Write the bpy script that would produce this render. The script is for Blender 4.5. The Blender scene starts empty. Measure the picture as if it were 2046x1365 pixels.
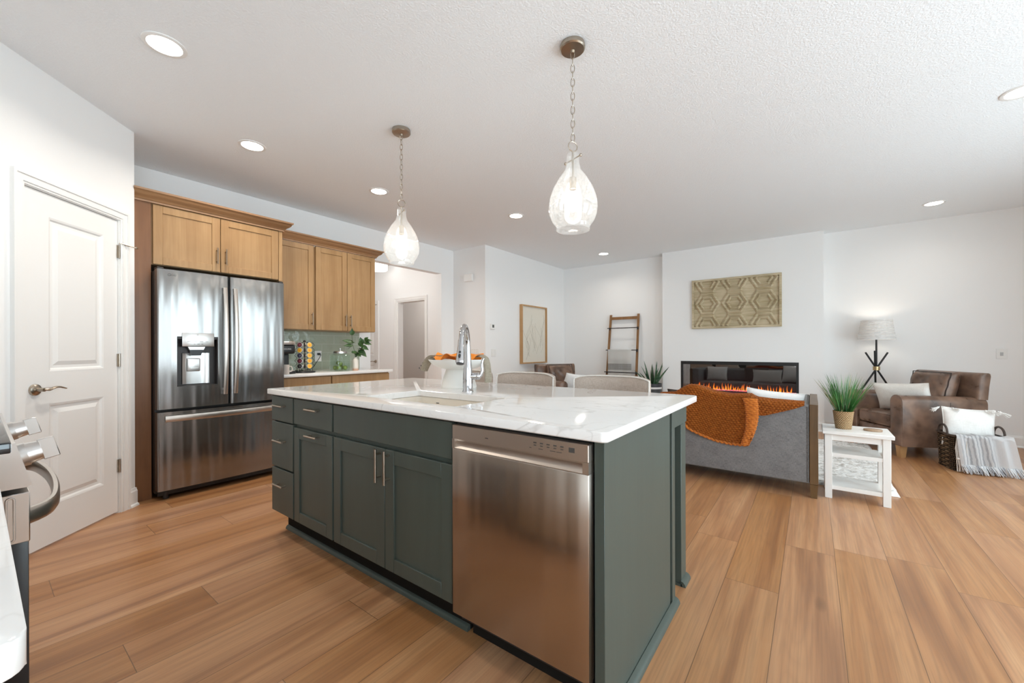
import bpy, bmesh, math, random
from mathutils import Vector, Matrix
from math import radians as R, sin, cos, pi, tan
random.seed(7)
SC = bpy.context.scene
COL = SC.collection

# ------------------------------------------------------------------ camera
cam = bpy.data.cameras.new('camera'); co = bpy.data.objects.new('camera', cam); COL.objects.link(co)
co.location = (0, 0, 1.14); co.rotation_euler = (R(90), R(0.165), R(36.75))
cam.sensor_width = 36; cam.lens = 803.0 / 2046 * 36; cam.shift_y = 15 / 2046; cam.clip_start = 0.02
SC.camera = co
# ------------------------------------------------------------------ colour management, exposure
SC.view_settings.view_transform = 'Standard'; SC.view_settings.look = 'None'
SC.view_settings.gamma = 1; SC.view_settings.use_curve_mapping = False
SC.view_settings.exposure = 0.36
try:
    SC.cycles.use_denoising = True; SC.cycles.max_bounces = 14; SC.cycles.diffuse_bounces = 9
    SC.cycles.glossy_bounces = 5; SC.cycles.transmission_bounces = 8; SC.cycles.transparent_max_bounces = 12
    SC.cycles.sample_clamp_indirect = 6; SC.cycles.caustics_reflective = False; SC.cycles.caustics_refractive = False
except Exception: pass
# ------------------------------------------------------------------ sky
W = bpy.data.worlds.new('sky'); SC.world = W; W.use_nodes = True
bg = W.node_tree.nodes['Background']; bg.inputs[0].default_value = (0.80, 0.92, 1.0, 1); bg.inputs[1].default_value = 2.2
# ------------------------------------------------------------------ daylight at the window openings, two of them added for light
def area(name, loc, rot, sx, sy, power, col):
    l = bpy.data.lights.new(name, 'AREA'); l.shape = 'RECTANGLE'; l.size = sx; l.size_y = sy; l.energy = power; l.color = col
    o = bpy.data.objects.new(name, l); COL.objects.link(o); o.location = loc; o.rotation_euler = rot
    return o
XR = 2.60            # wall with the windows
DAY = (0.75, 0.87, 1.0)
WINS = [(-2.30, -0.55, 0.05, 2.08), (1.20, 2.60, 0.05, 2.35), (3.40, 4.40, 0.05, 2.35), (4.85, 5.60, 0.45, 2.15)]   # y0, y1, z0, z1; first opening is added to brighten the left ceiling
WPOW = [84, 96, 42, 7]
for (y0, y1, z0, z1), pw in zip(WINS, WPOW):
    area('window_and_fill_light', (XR + .20, (y0+y1)/2, (z0+z1)/2), (0, R(90+(16 if y0 < 0 else 5)), 0), z1-z0+.1, y1-y0+.1, pw, DAY if y0 < 0 else (.76, .89, 1.0))
area('window_and_fill_light', (1.1, -3.18, 1.25), (R(90+14), 0, 0), 1.6, 1.7, 22, DAY)  # unseen back window, added to light the room from behind the camera

# ------------------------------------------------------------------ mesh builder
class M:
    def __init__(s): s.bm = bmesh.new(); s.uv = s.bm.loops.layers.uv.new('UVMap')
    def _xf(s, verts, mat):
        if mat is not None: bmesh.ops.transform(s.bm, matrix=mat, verts=verts)
    def box(s, x0, x1, y0, y1, z0, z1, bev=0, seg=2, mat=None):
        r = bmesh.ops.create_cube(s.bm, size=1)
        vs = r['verts']
        for v in vs:
            v.co = Vector((x0 if v.co.x < 0 else x1, y0 if v.co.y < 0 else y1, z0 if v.co.z < 0 else z1))
        if bev > 0:
            es = list({e for v in vs for e in v.link_edges})
            b = min(bev, .49*min(abs(x1-x0), abs(y1-y0), abs(z1-z0)))
            r = bmesh.ops.bevel(s.bm, geom=es, offset=b, segments=seg, affect='EDGES', profile=.5, clamp_overlap=True)
            vs = [v for v in set(vs) | set(r['verts']) if v.is_valid]
            vs = list({v for f in r['faces'] for v in f.verts} | {v for v in vs})
        s._xf(vs, mat)
        return s
    def ring(s, c, r, n, u, v):
        return [s.bm.verts.new(Vector(c) + u*(r*cos(2*pi*i/n)) + v*(r*sin(2*pi*i/n))) for i in range(n)]
    def skin(s, rings, closed_ring=True, cap0=True, cap1=True, loop=False):
        n = len(rings[0])
        m = len(rings)
        for k in range(m if loop else m-1):
            a, b = rings[k], rings[(k+1) % m]
            for i in range(n if closed_ring else n-1):
                j = (i+1) % n
                try: s.bm.faces.new((a[i], a[j], b[j], b[i]))
                except ValueError: pass
        if closed_ring and not loop:
            if cap0: s.bm.faces.new(list(reversed(rings[0])))
            if cap1: s.bm.faces.new(rings[-1])
        return s
    def cyl(s, p0, p1, r0, r1=None, n=24, caps=True):
        r1 = r0 if r1 is None else r1
        p0, p1 = Vector(p0), Vector(p1); d = (p1-p0).normalized()
        a = Vector((0, 0, 1)) if abs(d.z) < .9 else Vector((1, 0, 0))
        u = d.cross(a).normalized(); v = d.cross(u)
        return s.skin([s.ring(p0, r0, n, u, v), s.ring(p1, r1, n, u, v)], cap0=caps, cap1=caps)
    def tube(s, pts, r, n=10, closed=False, flat=None):
        pts = [Vector(p) for p in pts]; m = len(pts); rings = []
        rr = r if isinstance(r, (list, tuple)) else [r]*m
        pu = None
        for i, p in enumerate(pts):
            if closed: d = pts[(i+1) % m] - pts[(i-1) % m]
            else: d = pts[min(i+1, m-1)] - pts[max(i-1, 0)]
            d.normalize()
            if pu is None:
                a = Vector((0, 0, 1)) if abs(d.z) < .9 else Vector((1, 0, 0))
                u = d.cross(a).normalized()
            else:
                u = (pu - d*pu.dot(d)).normalized()
            pu = u; v = d.cross(u)
            if flat: v = v*flat
            rings.append(s.ring(p, rr[i], n, u, v))
        return s.skin(rings, loop=closed)
    def lathe(s, prof, c=(0, 0, 0), n=40, mat=None, caps=False):
        c = Vector(c); rings = []
        for r, z in prof:
            rings.append([s.bm.verts.new(c + Vector((r*cos(2*pi*i/n), r*sin(2*pi*i/n), z))) for i in range(n)])
        vs = [v for q in rings for v in q]
        s.skin(rings, cap0=caps, cap1=caps)
        s._xf(vs, mat)
        return s
    def prism(s, poly, f0, f1):
        """extrude a 2D polygon; f0/f1 map (a,b) to the two end points"""
        A = [s.bm.verts.new(Vector(f0(a, b))) for a, b in poly]; B = [s.bm.verts.new(Vector(f1(a, b))) for a, b in poly]
        n = len(poly)
        for i in range(n):
            j = (i+1) % n; s.bm.faces.new((A[i], A[j], B[j], B[i]))
        s.bm.faces.new(list(reversed(A))); s.bm.faces.new(B)
        return s
    def grid(s, f, nu, nv, us=1, vs=1, cu=False, cv=False):
        V = [[s.bm.verts.new(Vector(f(i/nu, j/nv))) for j in range(nv+(0 if cv else 1))] for i in range(nu+(0 if cu else 1))]
        for i in range(nu):
            for j in range(nv):
                a, b = (i+1) % len(V), (j+1) % len(V[0])
                try: fc = s.bm.faces.new((V[i][j], V[a][j], V[a][b], V[i][b]))
                except ValueError: continue
                for l, (uu, vv) in zip(fc.loops, ((i, j), (i+1, j), (i+1, j+1), (i, j+1))):
                    l[s.uv].uv = (uu/nu*us, vv/nv*vs)
        return s
    def ball(s, c, rx, ry=None, rz=None, n=20, mat=None, e=1.0):
        ry = rx if ry is None else ry; rz = rx if rz is None else rz
        p = lambda q: math.copysign(abs(q)**e, q)
        r = bmesh.ops.create_uvsphere(s.bm, u_segments=n, v_segments=max(8, n//2+2), radius=1)
        for v in r['verts']: v.co = Vector((c[0]+rx*p(v.co.x), c[1]+ry*p(v.co.y), c[2]+rz*p(v.co.z)))
        s._xf(r['verts'], mat)
        return s
    def merge(s, o, mat=None):
        me = bpy.data.meshes.new('t'); o.bm.to_mesh(me)
        if mat is not None: me.transform(mat)
        s.bm.from_mesh(me); bpy.data.meshes.remove(me); return s

def link(name, m, mat, parent=None, off=None, smooth=38):
    me = bpy.data.meshes.new(name)
    bmesh.ops.recalc_face_normals(m.bm, faces=m.bm.faces)
    m.bm.to_mesh(me); m.bm.free()
    if off is not None: me.transform(Matrix.Translation(-Vector(off)))
    me.materials.append(mat)
    if smooth:
        me.polygons.foreach_set('use_smooth', [True]*len(me.polygons))
        me.set_sharp_from_angle(angle=R(smooth))
    o = bpy.data.objects.new(name, me); COL.objects.link(o)
    if parent is not None: o.parent = parent
    return o

class Thing:
    """an Empty at the base of a thing; parts are given in local coordinates (world=True: in world coordinates)"""
    def __init__(s, name, label, cat, loc=(0, 0, 0), rz=0, group=None, world=False):
        o = s.o = bpy.data.objects.new(name, None); COL.objects.link(o); o.empty_display_size = .05
        o.location = loc; o.rotation_euler = (0, 0, rz); o['label'] = label; o['category'] = cat
        if group: o['group'] = group
        s.off = Vector(loc) if world else None
    def part(s, name, m, mat, parent=None, label=None, smooth=38):
        o = link(name, m, mat, parent or s.o, s.off, smooth)
        if label: o['label'] = label
        return o
def single(name, m, mat, label, cat, group=None, loc=None, smooth=38, kind=None):
    o = link(name, m, mat, None, loc, smooth)
    if loc is not None: o.location = loc
    o['label'] = label; o['category'] = cat
    if group: o['group'] = group
    if kind: o['kind'] = kind
    return o
def struct(name, m, mat, smooth=38):
    o = link(name, m, mat, None, None, smooth); o['kind'] = 'structure'; return o
def copytree(o, parent=None):
    c = o.copy(); COL.objects.link(c)
    if parent is not None: c.parent = parent
    for ch in [x for x in COL.objects if x.parent == o]: copytree(ch, c)
    return c
def txt(name, body, size, m4, mat, parent, depth=.0004, align='CENTER'):
    cu = bpy.data.curves.new(name, 'FONT'); cu.body = body; cu.size = size; cu.extrude = depth; cu.align_x = align; cu.align_y = 'CENTER'
    t = bpy.data.objects.new('t', cu); COL.objects.link(t)
    dg = bpy.context.evaluated_depsgraph_get(); dg.update()
    me = bpy.data.meshes.new_from_object(t.evaluated_get(dg)); bpy.data.objects.remove(t)
    me.transform(m4); me.materials.clear(); me.materials.append(mat)
    o = bpy.data.objects.new(name, me); COL.objects.link(o); o.parent = parent
    return o
def basis(o, x, y):
    x, y = Vector(x).normalized(), Vector(y).normalized(); z = x.cross(y)
    return Matrix(((x.x, y.x, z.x, o[0]), (x.y, y.y, z.y, o[1]), (x.z, y.z, z.z, o[2]), (0, 0, 0, 1)))

# ------------------------------------------------------------------ materials
class G:
    def __init__(s, name):
        s.m = bpy.data.materials.new(name); s.m.use_nodes = True; s.t = s.m.node_tree; s.n = s.t.nodes; s.l = s.t.links
        s.b = s.n['Principled BSDF']; s.out = s.n['Material Output']
    def add(s, typ, ins=None, **props):
        x = s.n.new('ShaderNode'+typ)
        for k, v in props.items(): setattr(x, k, v)
        for k, v in (ins or {}).items():
            i = x.inputs[k]
            if isinstance(v, bpy.types.NodeSocket): s.l.new(v, i)
            else:
                if hasattr(i.default_value, '__len__') and hasattr(v, '__len__') and len(v) == 3 and len(i.default_value) == 4: v = (*v, 1)
                i.default_value = v
        return x
    def set(s, **k):
        for a, v in k.items():
            i = s.b.inputs[a.replace('_', ' ')]
            if isinstance(v, bpy.types.NodeSocket): s.l.new(v, i)
            else:
                if hasattr(v, '__len__') and len(v) == 3 and len(i.default_value) == 4: v = (*v, 1)
                i.default_value = v
        return s
    def math(s, op, a, b=0.0, c=None):
        x = s.n.new('ShaderNodeMath'); x.operation = op
        for i, v in enumerate((a, b) if c is None else (a, b, c)):
            if isinstance(v, bpy.types.NodeSocket): s.l.new(v, x.inputs[i])
            else: x.inputs[i].default_value = v
        return x.outputs[0]
    def co(s, kind='Object'): return s.add('TexCoord').outputs[kind]
    def mapping(s, vec, scale=(1, 1, 1), rot=(0, 0, 0), loc=(0, 0, 0)):
        return s.add('Mapping', {'Vector': vec, 'Scale': scale, 'Rotation': rot, 'Location': loc}).outputs[0]
    def noise(s, vec, scale=5, detail=3, rough=.5, dist=0, out=0):
        return s.add('TexNoise', {'Vector': vec, 'Scale': scale, 'Detail': detail, 'Roughness': rough, 'Distortion': dist}).outputs[out]
    def ramp(s, fac, stops, interp='LINEAR'):
        x = s.add('ValToRGB', {'Fac': fac}); cr = x.color_ramp; cr.interpolation = interp
        while len(cr.elements) < len(stops): cr.elements.new(.5)
        for e, (p, c) in zip(cr.elements, stops):
            e.position = p; e.color = (*c, 1) if hasattr(c, '__len__') else (c, c, c, 1)
        return x.outputs[0]
    def mix(s, f, a, b, blend='MIX'):
        x = s.n.new('ShaderNodeMix'); x.data_type = 'RGBA'; x.blend_type = blend
        for i, v in ((0, f), (6, a), (7, b)):
            if isinstance(v, bpy.types.NodeSocket): s.l.new(v, x.inputs[i])
            else: x.inputs[i].default_value = (*v, 1) if hasattr(v, '__len__') and len(v) == 3 else v
        return x.outputs[2]
    def bump(s, h, strength=.3, dist=.01):
        x = s.add('Bump', {'Height': h, 'Strength': strength, 'Distance': dist}); s.l.new(x.outputs[0], s.b.inputs['Normal']); return s
def plain(name, col, rough=.5, metal=0, spec=.5, **k):
    g = G(name); g.set(Base_Color=col, Roughness=rough, Metallic=metal, Specular_IOR_Level=spec, **k); return g.m
def emit(name, col, s):
    g = G(name); g.set(Base_Color=(0, 0, 0), Emission_Color=col, Emission_Strength=s); return g.m

def mk_wall(name='painted_wall', col=(.86, .86, .855), sc=70, st=.12):
    g = G(name); c = g.co(); g.set(Base_Color=col, Roughness=.62, Specular_IOR_Level=.25); g.bump(g.noise(c, sc, 3), st, .004); return g.m
def mk_ceiling():
    g = G('textured_ceiling'); c = g.co(); n = g.noise(c, 105, 3, .6); r = g.ramp(n, [(.40, 0), (.64, 1)])
    g.set(Base_Color=(.89, .92, .945), Roughness=.8, Specular_IOR_Level=.1); g.bump(r, .34, .004); return g.m
def mk_floor():
    g = G('oak_plank_floor'); s = g.add('SeparateXYZ', {'Vector': g.co()}); X, Y = s.outputs[0], s.outputs[1]
    u = g.math('DIVIDE', g.math('SUBTRACT', X, .0965), .2235); row = g.math('FLOOR', u); fu = g.math('FRACT', u)
    wn = g.add('TexWhiteNoise', {'W': row}, noise_dimensions='1D').outputs[0]
    v = g.math('ADD', g.math('DIVIDE', Y, 1.52), g.math('MULTIPLY', wn, 7.0)); pl = g.math('FLOOR', v); fv = g.math('FRACT', v)
    cid = g.add('CombineXYZ', {0: row, 1: pl, 2: 3.0}).outputs[0]
    rnd = g.add('TexWhiteNoise', {'Vector': cid}, noise_dimensions='3D').outputs[0]
    du = g.math('MULTIPLY', g.math('MINIMUM', fu, g.math('SUBTRACT', 1.0, fu)), .2235)
    dv = g.math('MULTIPLY', g.math('MINIMUM', fv, g.math('SUBTRACT', 1.0, fv)), 1.52)
    seam = g.math('LESS_THAN', g.math('MINIMUM', du, dv), .0013)
    sh = g.add('CombineXYZ', {0: g.math('MULTIPLY', X, 1.0), 1: Y, 2: g.math('MULTIPLY', rnd, 40.0)}).outputs[0]
    broad = g.noise(g.mapping(sh, (10, .55, 1)), 1, 2, .5, .9)
    fine = g.noise(g.mapping(sh, (130, 2.6, 1)), 1, 3, .6)
    mid = g.noise(g.mapping(sh, (28, .75, 1)), 1, 4, .6, .6)
    ring = g.noise(g.mapping(sh, (5, .55, 1)), 1, 2, .5, .2)
    rings = g.math('ABSOLUTE', g.math('SINE', g.math('MULTIPLY', ring, 55.0)))
    col = g.ramp(g.math('ADD', g.math('MULTIPLY', broad, .78), g.math('MULTIPLY', mid, .22)),
                 [(.30, (.315, .143, .064)), (.44, (.455, .216, .095)), (.54, (.535, .270, .122)), (.72, (.61, .332, .160))])
    col = g.mix(g.math('MULTIPLY', g.math('SUBTRACT', 1.0, rings), .16), col, (.30, .15, .075))
    col = g.mix(g.ramp(fine, [(.38, .26), (.56, 0)]), col, (.20, .11, .06))
    hs = g.add('HueSaturation', {'Color': col, 'Saturation': g.math('MULTIPLY_ADD', rnd, -.14, 1.06), 'Value': g.math('MULTIPLY_ADD', rnd, .20, .80)}).outputs[0]
    kn = g.add('TexVoronoi', {'Vector': g.mapping(sh, (3.2, 1.1, 1)), 'Scale': 1.0}).outputs[0]
    hs = g.mix(g.ramp(kn, [(.035, .75), (.10, 0)]), hs, (.12, .065, .035))
    col = g.mix(g.math('MULTIPLY', seam, .75), hs, (.10, .055, .03))
    g.set(Base_Color=col, Roughness=g.math('MULTIPLY_ADD', fine, .12, .28), Specular_IOR_Level=.5)
    g.bump(g.math('SUBTRACT', g.math('MULTIPLY', fine, .35), seam), .22, .002); return g.m
def mk_wood(name, a, b, axis='z', sc=1.0, rough=.38, contrast=1.0):
    g = G(name); c = g.co(); s = {'z': (9, 9, .8), 'x': (.8, 9, 9), 'y': (9, .8, 9)}[axis]; f = {'z': (90, 90, 2.5), 'x': (2.5, 90, 90), 'y': (90, 2.5, 90)}[axis]
    n = g.noise(g.mapping(c, tuple(q*sc for q in s)), 1, 4, .55, 1.2); k = g.noise(g.mapping(c, tuple(q*sc for q in f)), 1, 2, .5)
    blo = g.noise(c, 7, 2)
    m = g.math('ADD', g.math('MULTIPLY', n, .6), g.math('ADD', g.math('MULTIPLY', k, .22), g.math('MULTIPLY', blo, .18)))
    g.set(Base_Color=g.ramp(m, [(.5-.17/contrast, a), (.5+.17/contrast, b)]), Roughness=rough, Specular_IOR_Level=.4); g.bump(k, .05, .002); return g.m
def mk_quartz():
    g = G('white_quartz'); c = g.co()
    def vein(sc, w, loc, d=1.6):
        n = g.noise(g.mapping(c, (sc, sc, sc), (0, 0, .6), loc), 1, 4, .55, d)
        return g.ramp(g.math('ABSOLUTE', g.math('SUBTRACT', n, .5)), [(0, 1), (w, 0)])
    f = g.math('MULTIPLY', vein(1.3, .012, (3, 1, 0)), g.ramp(g.noise(c, 1.7, 2), [(.45, 0), (.6, 1)]))
    f2 = g.math('MULTIPLY', vein(2.4, .006, (8, 4, 2)), .35)
    col = g.mix(g.math('MULTIPLY', g.math('MINIMUM', g.math('ADD', f, f2), 1.0), .42), (.80, .785, .765), (.40, .37, .34))
    g.set(Base_Color=col, Roughness=.09, Specular_IOR_Level=.5); return g.m
def mk_steel(name, col=(.62, .60, .58), rough=.24, an=.85, rot=.25, wave=.0, tone=None):
    g = G(name); c = g.co()
    g.set(Base_Color=col, Metallic=1, Roughness=rough, Anisotropic=an, Anisotropic_Rotation=rot)
    t = g.add('Tangent', direction_type='RADIAL', axis='Z'); g.l.new(t.outputs[0], g.b.inputs['Tangent'])
    if wave:
        g.bump(g.noise(g.mapping(c, (13, 13, .9)), 1, 1, .4), wave, .03)
    return g.m
def mk_leather(name, dark, light, rough=.36):
    g = G(name); c = g.co(); n = g.noise(c, 4.5, 3, .5, .3); k = g.noise(c, 120, 3, .6); w = g.noise(c, 9, 2, .5)
    g.set(Base_Color=g.ramp(g.math('ADD', g.math('MULTIPLY', n, .6), g.math('MULTIPLY', w, .4)), [(.34, dark), (.62, light)]), Roughness=g.math('MULTIPLY_ADD', w, .25, rough-.1), Specular_IOR_Level=.5)
    g.bump(g.math('ADD', g.math('MULTIPLY', k, .25), w), .22, .006); return g.m
def mk_fabric(name, a, b, sc=420, rough=.9, bl=14, st=.35):
    g = G(name); c = g.co()
    w1 = g.noise(g.mapping(c, (sc*.12, sc*.12, sc)), 1, 2, .6); w2 = g.noise(g.mapping(c, (sc, sc, sc*.12)), 1, 2, .6)
    m = g.math('ADD', g.math('MULTIPLY', w1, .42), g.math('ADD', g.math('MULTIPLY', w2, .42), g.math('MULTIPLY', g.noise(c, bl, 2), .16)))
    g.set(Base_Color=g.ramp(m, [(.38, a), (.62, b)]), Roughness=rough, Specular_IOR_Level=.15, Sheen_Weight=.12); g.bump(m, st, .002); return g.m
def mk_weave(name, a, b, su, sv, rough=.8, coord='UV', depth=.004):
    g = G(name); s = g.add('SeparateXYZ', {'Vector': g.co(coord)}); u, v = g.math('MULTIPLY', s.outputs[0], su), g.math('MULTIPLY', s.outputs[1], sv)
    rv = g.math('FLOOR', v); ph = g.math('MULTIPLY', g.math('MODULO', rv, 2.0), .5)
    h = g.math('MULTIPLY', g.math('ABSOLUTE', g.math('SINE', g.math('MULTIPLY', g.math('ADD', u, ph), pi))), g.math('SINE', g.math('MULTIPLY', g.math('FRACT', v), pi)))
    nz = g.noise(g.co(coord), 30, 2)
    g.set(Base_Color=g.ramp(g.math('MULTIPLY_ADD', nz, .5, g.math('MULTIPLY', h, .5)), [(.3, a), (.75, b)]), Roughness=rough, Specular_IOR_Level=.2); g.bump(h, .9, depth); return g.m
def mk_tile():
    g = G('glazed_sage_tile'); s = g.add('SeparateXYZ', {'Vector': g.co()}); v = g.add('CombineXYZ', {0: s.outputs[1], 1: s.outputs[2], 2: 0.0}).outputs[0]
    b = g.add('TexBrick', {'Vector': v, 'Color1': (.335, .375, .29), 'Color2': (.375, .41, .325), 'Mortar': (.50, .52, .45), 'Scale': 1.0, 'Mortar Size': .0022, 'Mortar Smooth': .3, 'Brick Width': .305, 'Row Height': .102, 'Bias': 0.0}, offset=.5)
    wv = g.noise(g.co(), 17, 2, .5, .4)
    g.set(Base_Color=b.outputs[0], Roughness=.06, Specular_IOR_Level=.6)
    g.bump(g.math('SUBTRACT', g.math('MULTIPLY', wv, 1.0), g.math('MULTIPLY', b.outputs[1], .35)), .30, .012); return g.m
def mk_glass(name, tint=(.96, .98, .97), milk=.0, rough=.02, fres=1.45):
    g = G(name); tr = g.add('BsdfTransparent', {'Color': tint}); gl = g.add('BsdfGlossy', {'Color': (1, 1, 1), 'Roughness': rough})
    f = g.add('LayerWeight', {'Blend': .5}); f0 = ((fres-1)/(fres+1))**2; fr = g.math('MULTIPLY_ADD', g.math('POWER', f.outputs[1], 5.0), 1-f0, f0); mx = g.add('MixShader', {0: fr, 1: tr.outputs[0], 2: gl.outputs[0]})
    o = mx
    if milk:
        d = g.add('BsdfTranslucent', {'Color': (.95, .95, .95)}); d2 = g.add('BsdfDiffuse', {'Color': (.9, .9, .9)}); dd = g.add('AddShader', {0: d.outputs[0], 1: d2.outputs[0]})
        k = g.ramp(g.noise(g.co(), 90, 3, .6), [(.40, milk*.6), (.66, min(1, milk*1.7))])
        o = g.add('MixShader', {0: k, 1: mx.outputs[0], 2: dd.outputs[0]})
    g.l.new(o.outputs[0], g.out.inputs[0]); g.n.remove(g.b); return g.m

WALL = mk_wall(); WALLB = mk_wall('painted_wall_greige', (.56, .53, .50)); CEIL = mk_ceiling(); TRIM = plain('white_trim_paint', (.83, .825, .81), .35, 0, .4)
FLOOR = mk_floor()
MAPLE = mk_wood('maple_cabinet', (.30, .165, .067), (.43, .262, .122)); MAPLEX = mk_wood('maple_crown', (.27, .14, .065), (.40, .225, .11), 'y')
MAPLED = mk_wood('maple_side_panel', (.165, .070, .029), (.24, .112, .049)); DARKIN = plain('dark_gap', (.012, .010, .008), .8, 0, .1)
GREEN = mk_wood('green_cabinet_paint', (.056, .069, .058), (.064, .080, .067), 'z', 1.0, .42)
QUARTZ = mk_quartz(); STEEL = mk_steel('stainless_steel', (.31, .30, .29), .22, .95, 0, .5); STEELD = mk_steel('dishwasher_steel', (.43, .37, .32), .27, .85, 0, .25); STEELP = mk_steel('stainless_trim', (.62, .60, .58), .30, .4)
NICKEL = plain('brushed_nickel', (.46, .40, .33), .28, 1); PULL = plain('bronzed_nickel', (.33, .25, .18), .32, 1); CHROME = plain('chrome', (.55, .55, .56), .05, 1); GUN = plain('dark_grey_metal', (.05, .045, .043), .45, .6)
BLACK = plain('black_plastic', (.012, .012, .013), .38); BLACKM = plain('black_metal', (.018, .017, .017), .45, .3); GLOSSB = plain('black_glass', (.008, .008, .010), .04)
WHITE = plain('white_plastic', (.82, .81, .79), .4); LED = emit('lamp_glow', (1, .95, .88), 14)
LEATH = mk_leather('brown_leather', (.075, .043, .029), (.25, .152, .105), .28); WOODL = mk_wood('light_oak_wood', (.40, .22, .09), (.55, .33, .15)); WALN = mk_wood('warm_walnut_wood', (.20, .10, .040), (.33, .17, .07))
GREYF = mk_fabric('grey_linen', (.115, .112, .112), (.235, .228, .225)); CREAM = mk_fabric('cream_fabric', (.70, .67, .62), (.83, .81, .77), 300); OATM = mk_fabric('oatmeal_fabric', (.40, .325, .27), (.55, .47, .41), 380)
# ================================================================== the setting
H = 2.74
struct('floor', M().box(-8.6, XR+.12, -3.1, 7.4, -.06, 0), FLOOR, 0)
struct('ceiling', M().box(-8.6, XR+.12, -3.1, 7.4, H, H+.08), CEIL, 0)
# wall behind fridge and cabinets with the hall opening
m = M(); m.box(-4.81, -4.69, .1, 3.144, 0, H); m.box(-4.81, -4.69, 3.144, 4.42, 2.335, H); m.box(-4.81, -4.69, 4.42, 4.81, 0, H); struct('wall_left', m, WALL, 0)
struct('wall_return', M().box(-4.69, -4.01, 4.69, 4.81, 0, H), WALL, 0)
struct('wall_sitting_left', M().box(-4.13, -4.01, 4.81, 7.25, 0, H), WALL, 0)
struct('wall_far_niche', M().box(-4.01, -2.012, 7.13, 7.25, 0, H), WALL, 0)
FX0, FX1, FY = -2.012, .128, 6.92
IX0, IX1, IZ0, IZ1 = -1.72, -.15, .415, .938         # fireplace insert
m = M(); m.box(FX0, FX1, FY+.24, 7.25, 0, H); m.box(FX0, IX0, FY, FY+.24, 0, H); m.box(IX1, FX1, FY, FY+.24, 0, H); m.box(IX0, IX1, FY, FY+.24, 0, IZ0); m.box(IX0, IX1, FY, FY+.24, IZ1, H)
struct('wall_far_fireplace', m, WALL, 0)
struct('wall_far_right', M().box(.128, XR+.12, 7.13, 7.25, 0, H), WALL, 0)
# right wall with three window openings and an added one for more light
m = M(); ys = -3.1
for y0, y1, z0, z1 in WINS:
    m.box(XR, XR+.12, ys, y0, 0, H); m.box(XR, XR+.12, y0, y1, 0, z0); m.box(XR, XR+.12, y0, y1, z1, H); ys = y1
m.box(XR, XR+.12, ys, 7.25, 0, H); struct('wall_right', m, WALL, 0)
m = M(); m.box(-3.0, .3, -3.1, -2.98, 0, H); m.box(1.9, XR, -3.1, -2.98, 0, H); m.box(.3, 1.9, -3.1, -2.98, 0, .4); m.box(.3, 1.9, -3.1, -2.98, 2.1, H); struct('wall_back', m, WALL, 0)
struct('wall_kitchen_back', M().box(-3.2, -.42, -.80, -.68, 0, H), WALL, 0)
struct('wall_kitchen_side', M().box(-.54, -.42, -2.98, -.80, 0, H), WALL, 0)
GL = mk_glass('window_glass')
for k, (y0, y1, z0, z1) in enumerate(WINS + [(0, 0, 0, 0)]):
    m = M(); w = .055
    if k < 4:
        X0, X1 = XR+.02, XR+.08
        m.box(X0, X1, y0, y1, z0, z0+w); m.box(X0, X1, y0, y1, z1-w, z1); m.box(X0, X1, y0, y0+w, z0+w, z1-w); m.box(X0, X1, y1-w, y1, z0+w, z1-w)
        if k < 2: m.box(X0, X1, (y0+y1)/2-w, (y0+y1)/2+w, z0+w, z1-w)
        else: m.box(X0, X1, y0+w, y1-w, (z0+z1)/2-.025, (z0+z1)/2+.025)
        o = struct('window_%d' % (k+1), m, TRIM, 0)  # the first of these is an added, unseen window for the ceiling light
        link('pane', M().box(XR+.045, XR+.052, y0+w, y1-w, z0+w, z1-w), GL, o, None, 0)
    else:
        m.box(.3, 1.9, -3.08, -3.02, .4, .455); m.box(.3, 1.9, -3.08, -3.02, 2.045, 2.1); m.box(.3, .355, -3.08, -3.02, .455, 2.045); m.box(1.845, 1.9, -3.08, -3.02, .455, 2.045)
        o = struct('window_5', m, TRIM, 0); link('pane', M().box(.355, 1.845, -3.055, -3.048, .455, 2.045), GL, o, None, 0)  # back window frame, added along with its daylight
# pantry wall at 45 degrees: local s runs along the wall from the outer corner to the lower left, n points into the room
PC = Vector((-3.992, .708, 0)); PS = Vector((.70711, -.70711, 0)); PN = Vector((.70711, .70711, 0))
def pw(s, n, z): return PC + PS*s + PN*n + Vector((0, 0, z))
def pbox(m, s0, s1, n0, n1, z0, z1, bev=0):
    return m.box(s0, s1, n0, n1, z0, z1, bev, mat=Matrix(((PS.x, PN.x, 0, PC.x), (PS.y, PN.y, 0, PC.y), (0, 0, 1, 0), (0, 0, 0, 1))))
DS0, DS1, DZ = .143, .768, 2.045        # door leaf along s
m = M(); pbox(m, 0, DS0-.02, -.12, 0, 0, H); pbox(m, DS1+.02, 2.0, -.12, 0, 0, H); pbox(m, DS0-.02, DS1+.02, -.12, 0, DZ+.02, H)
m.box(-4.81, -3.992, .588, .708, 0, H)
struct('wall_pantry', m, WALL, 0)
def casing(m, s0, s1, z, fn):
    """stepped door casing round an opening s0..s1 up to z"""
    for a, b, d in ((0, .012, .010), (.012, .048, .016), (.048, .064, .022)):
        fn(m, s0-b, s0-a, 0, d, 0, z+b); fn(m, s1+a, s1+b, 0, d, 0, z+b); fn(m, s0-a, s1+a, 0, d, z+a, z+b)
m = M(); casing(m, DS0-.008, DS1+.008, DZ+.008, pbox); pbox(m, DS0-.02, DS0-.003, -.12, 0, 0, DZ+.02); pbox(m, DS1+.003, DS1+.02, -.12, 0, 0, DZ+.02); pbox(m, DS0-.02, DS1+.02, -.12, 0, DZ+.003, DZ+.02)
struct('trim_1', m, TRIM, 0)
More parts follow.
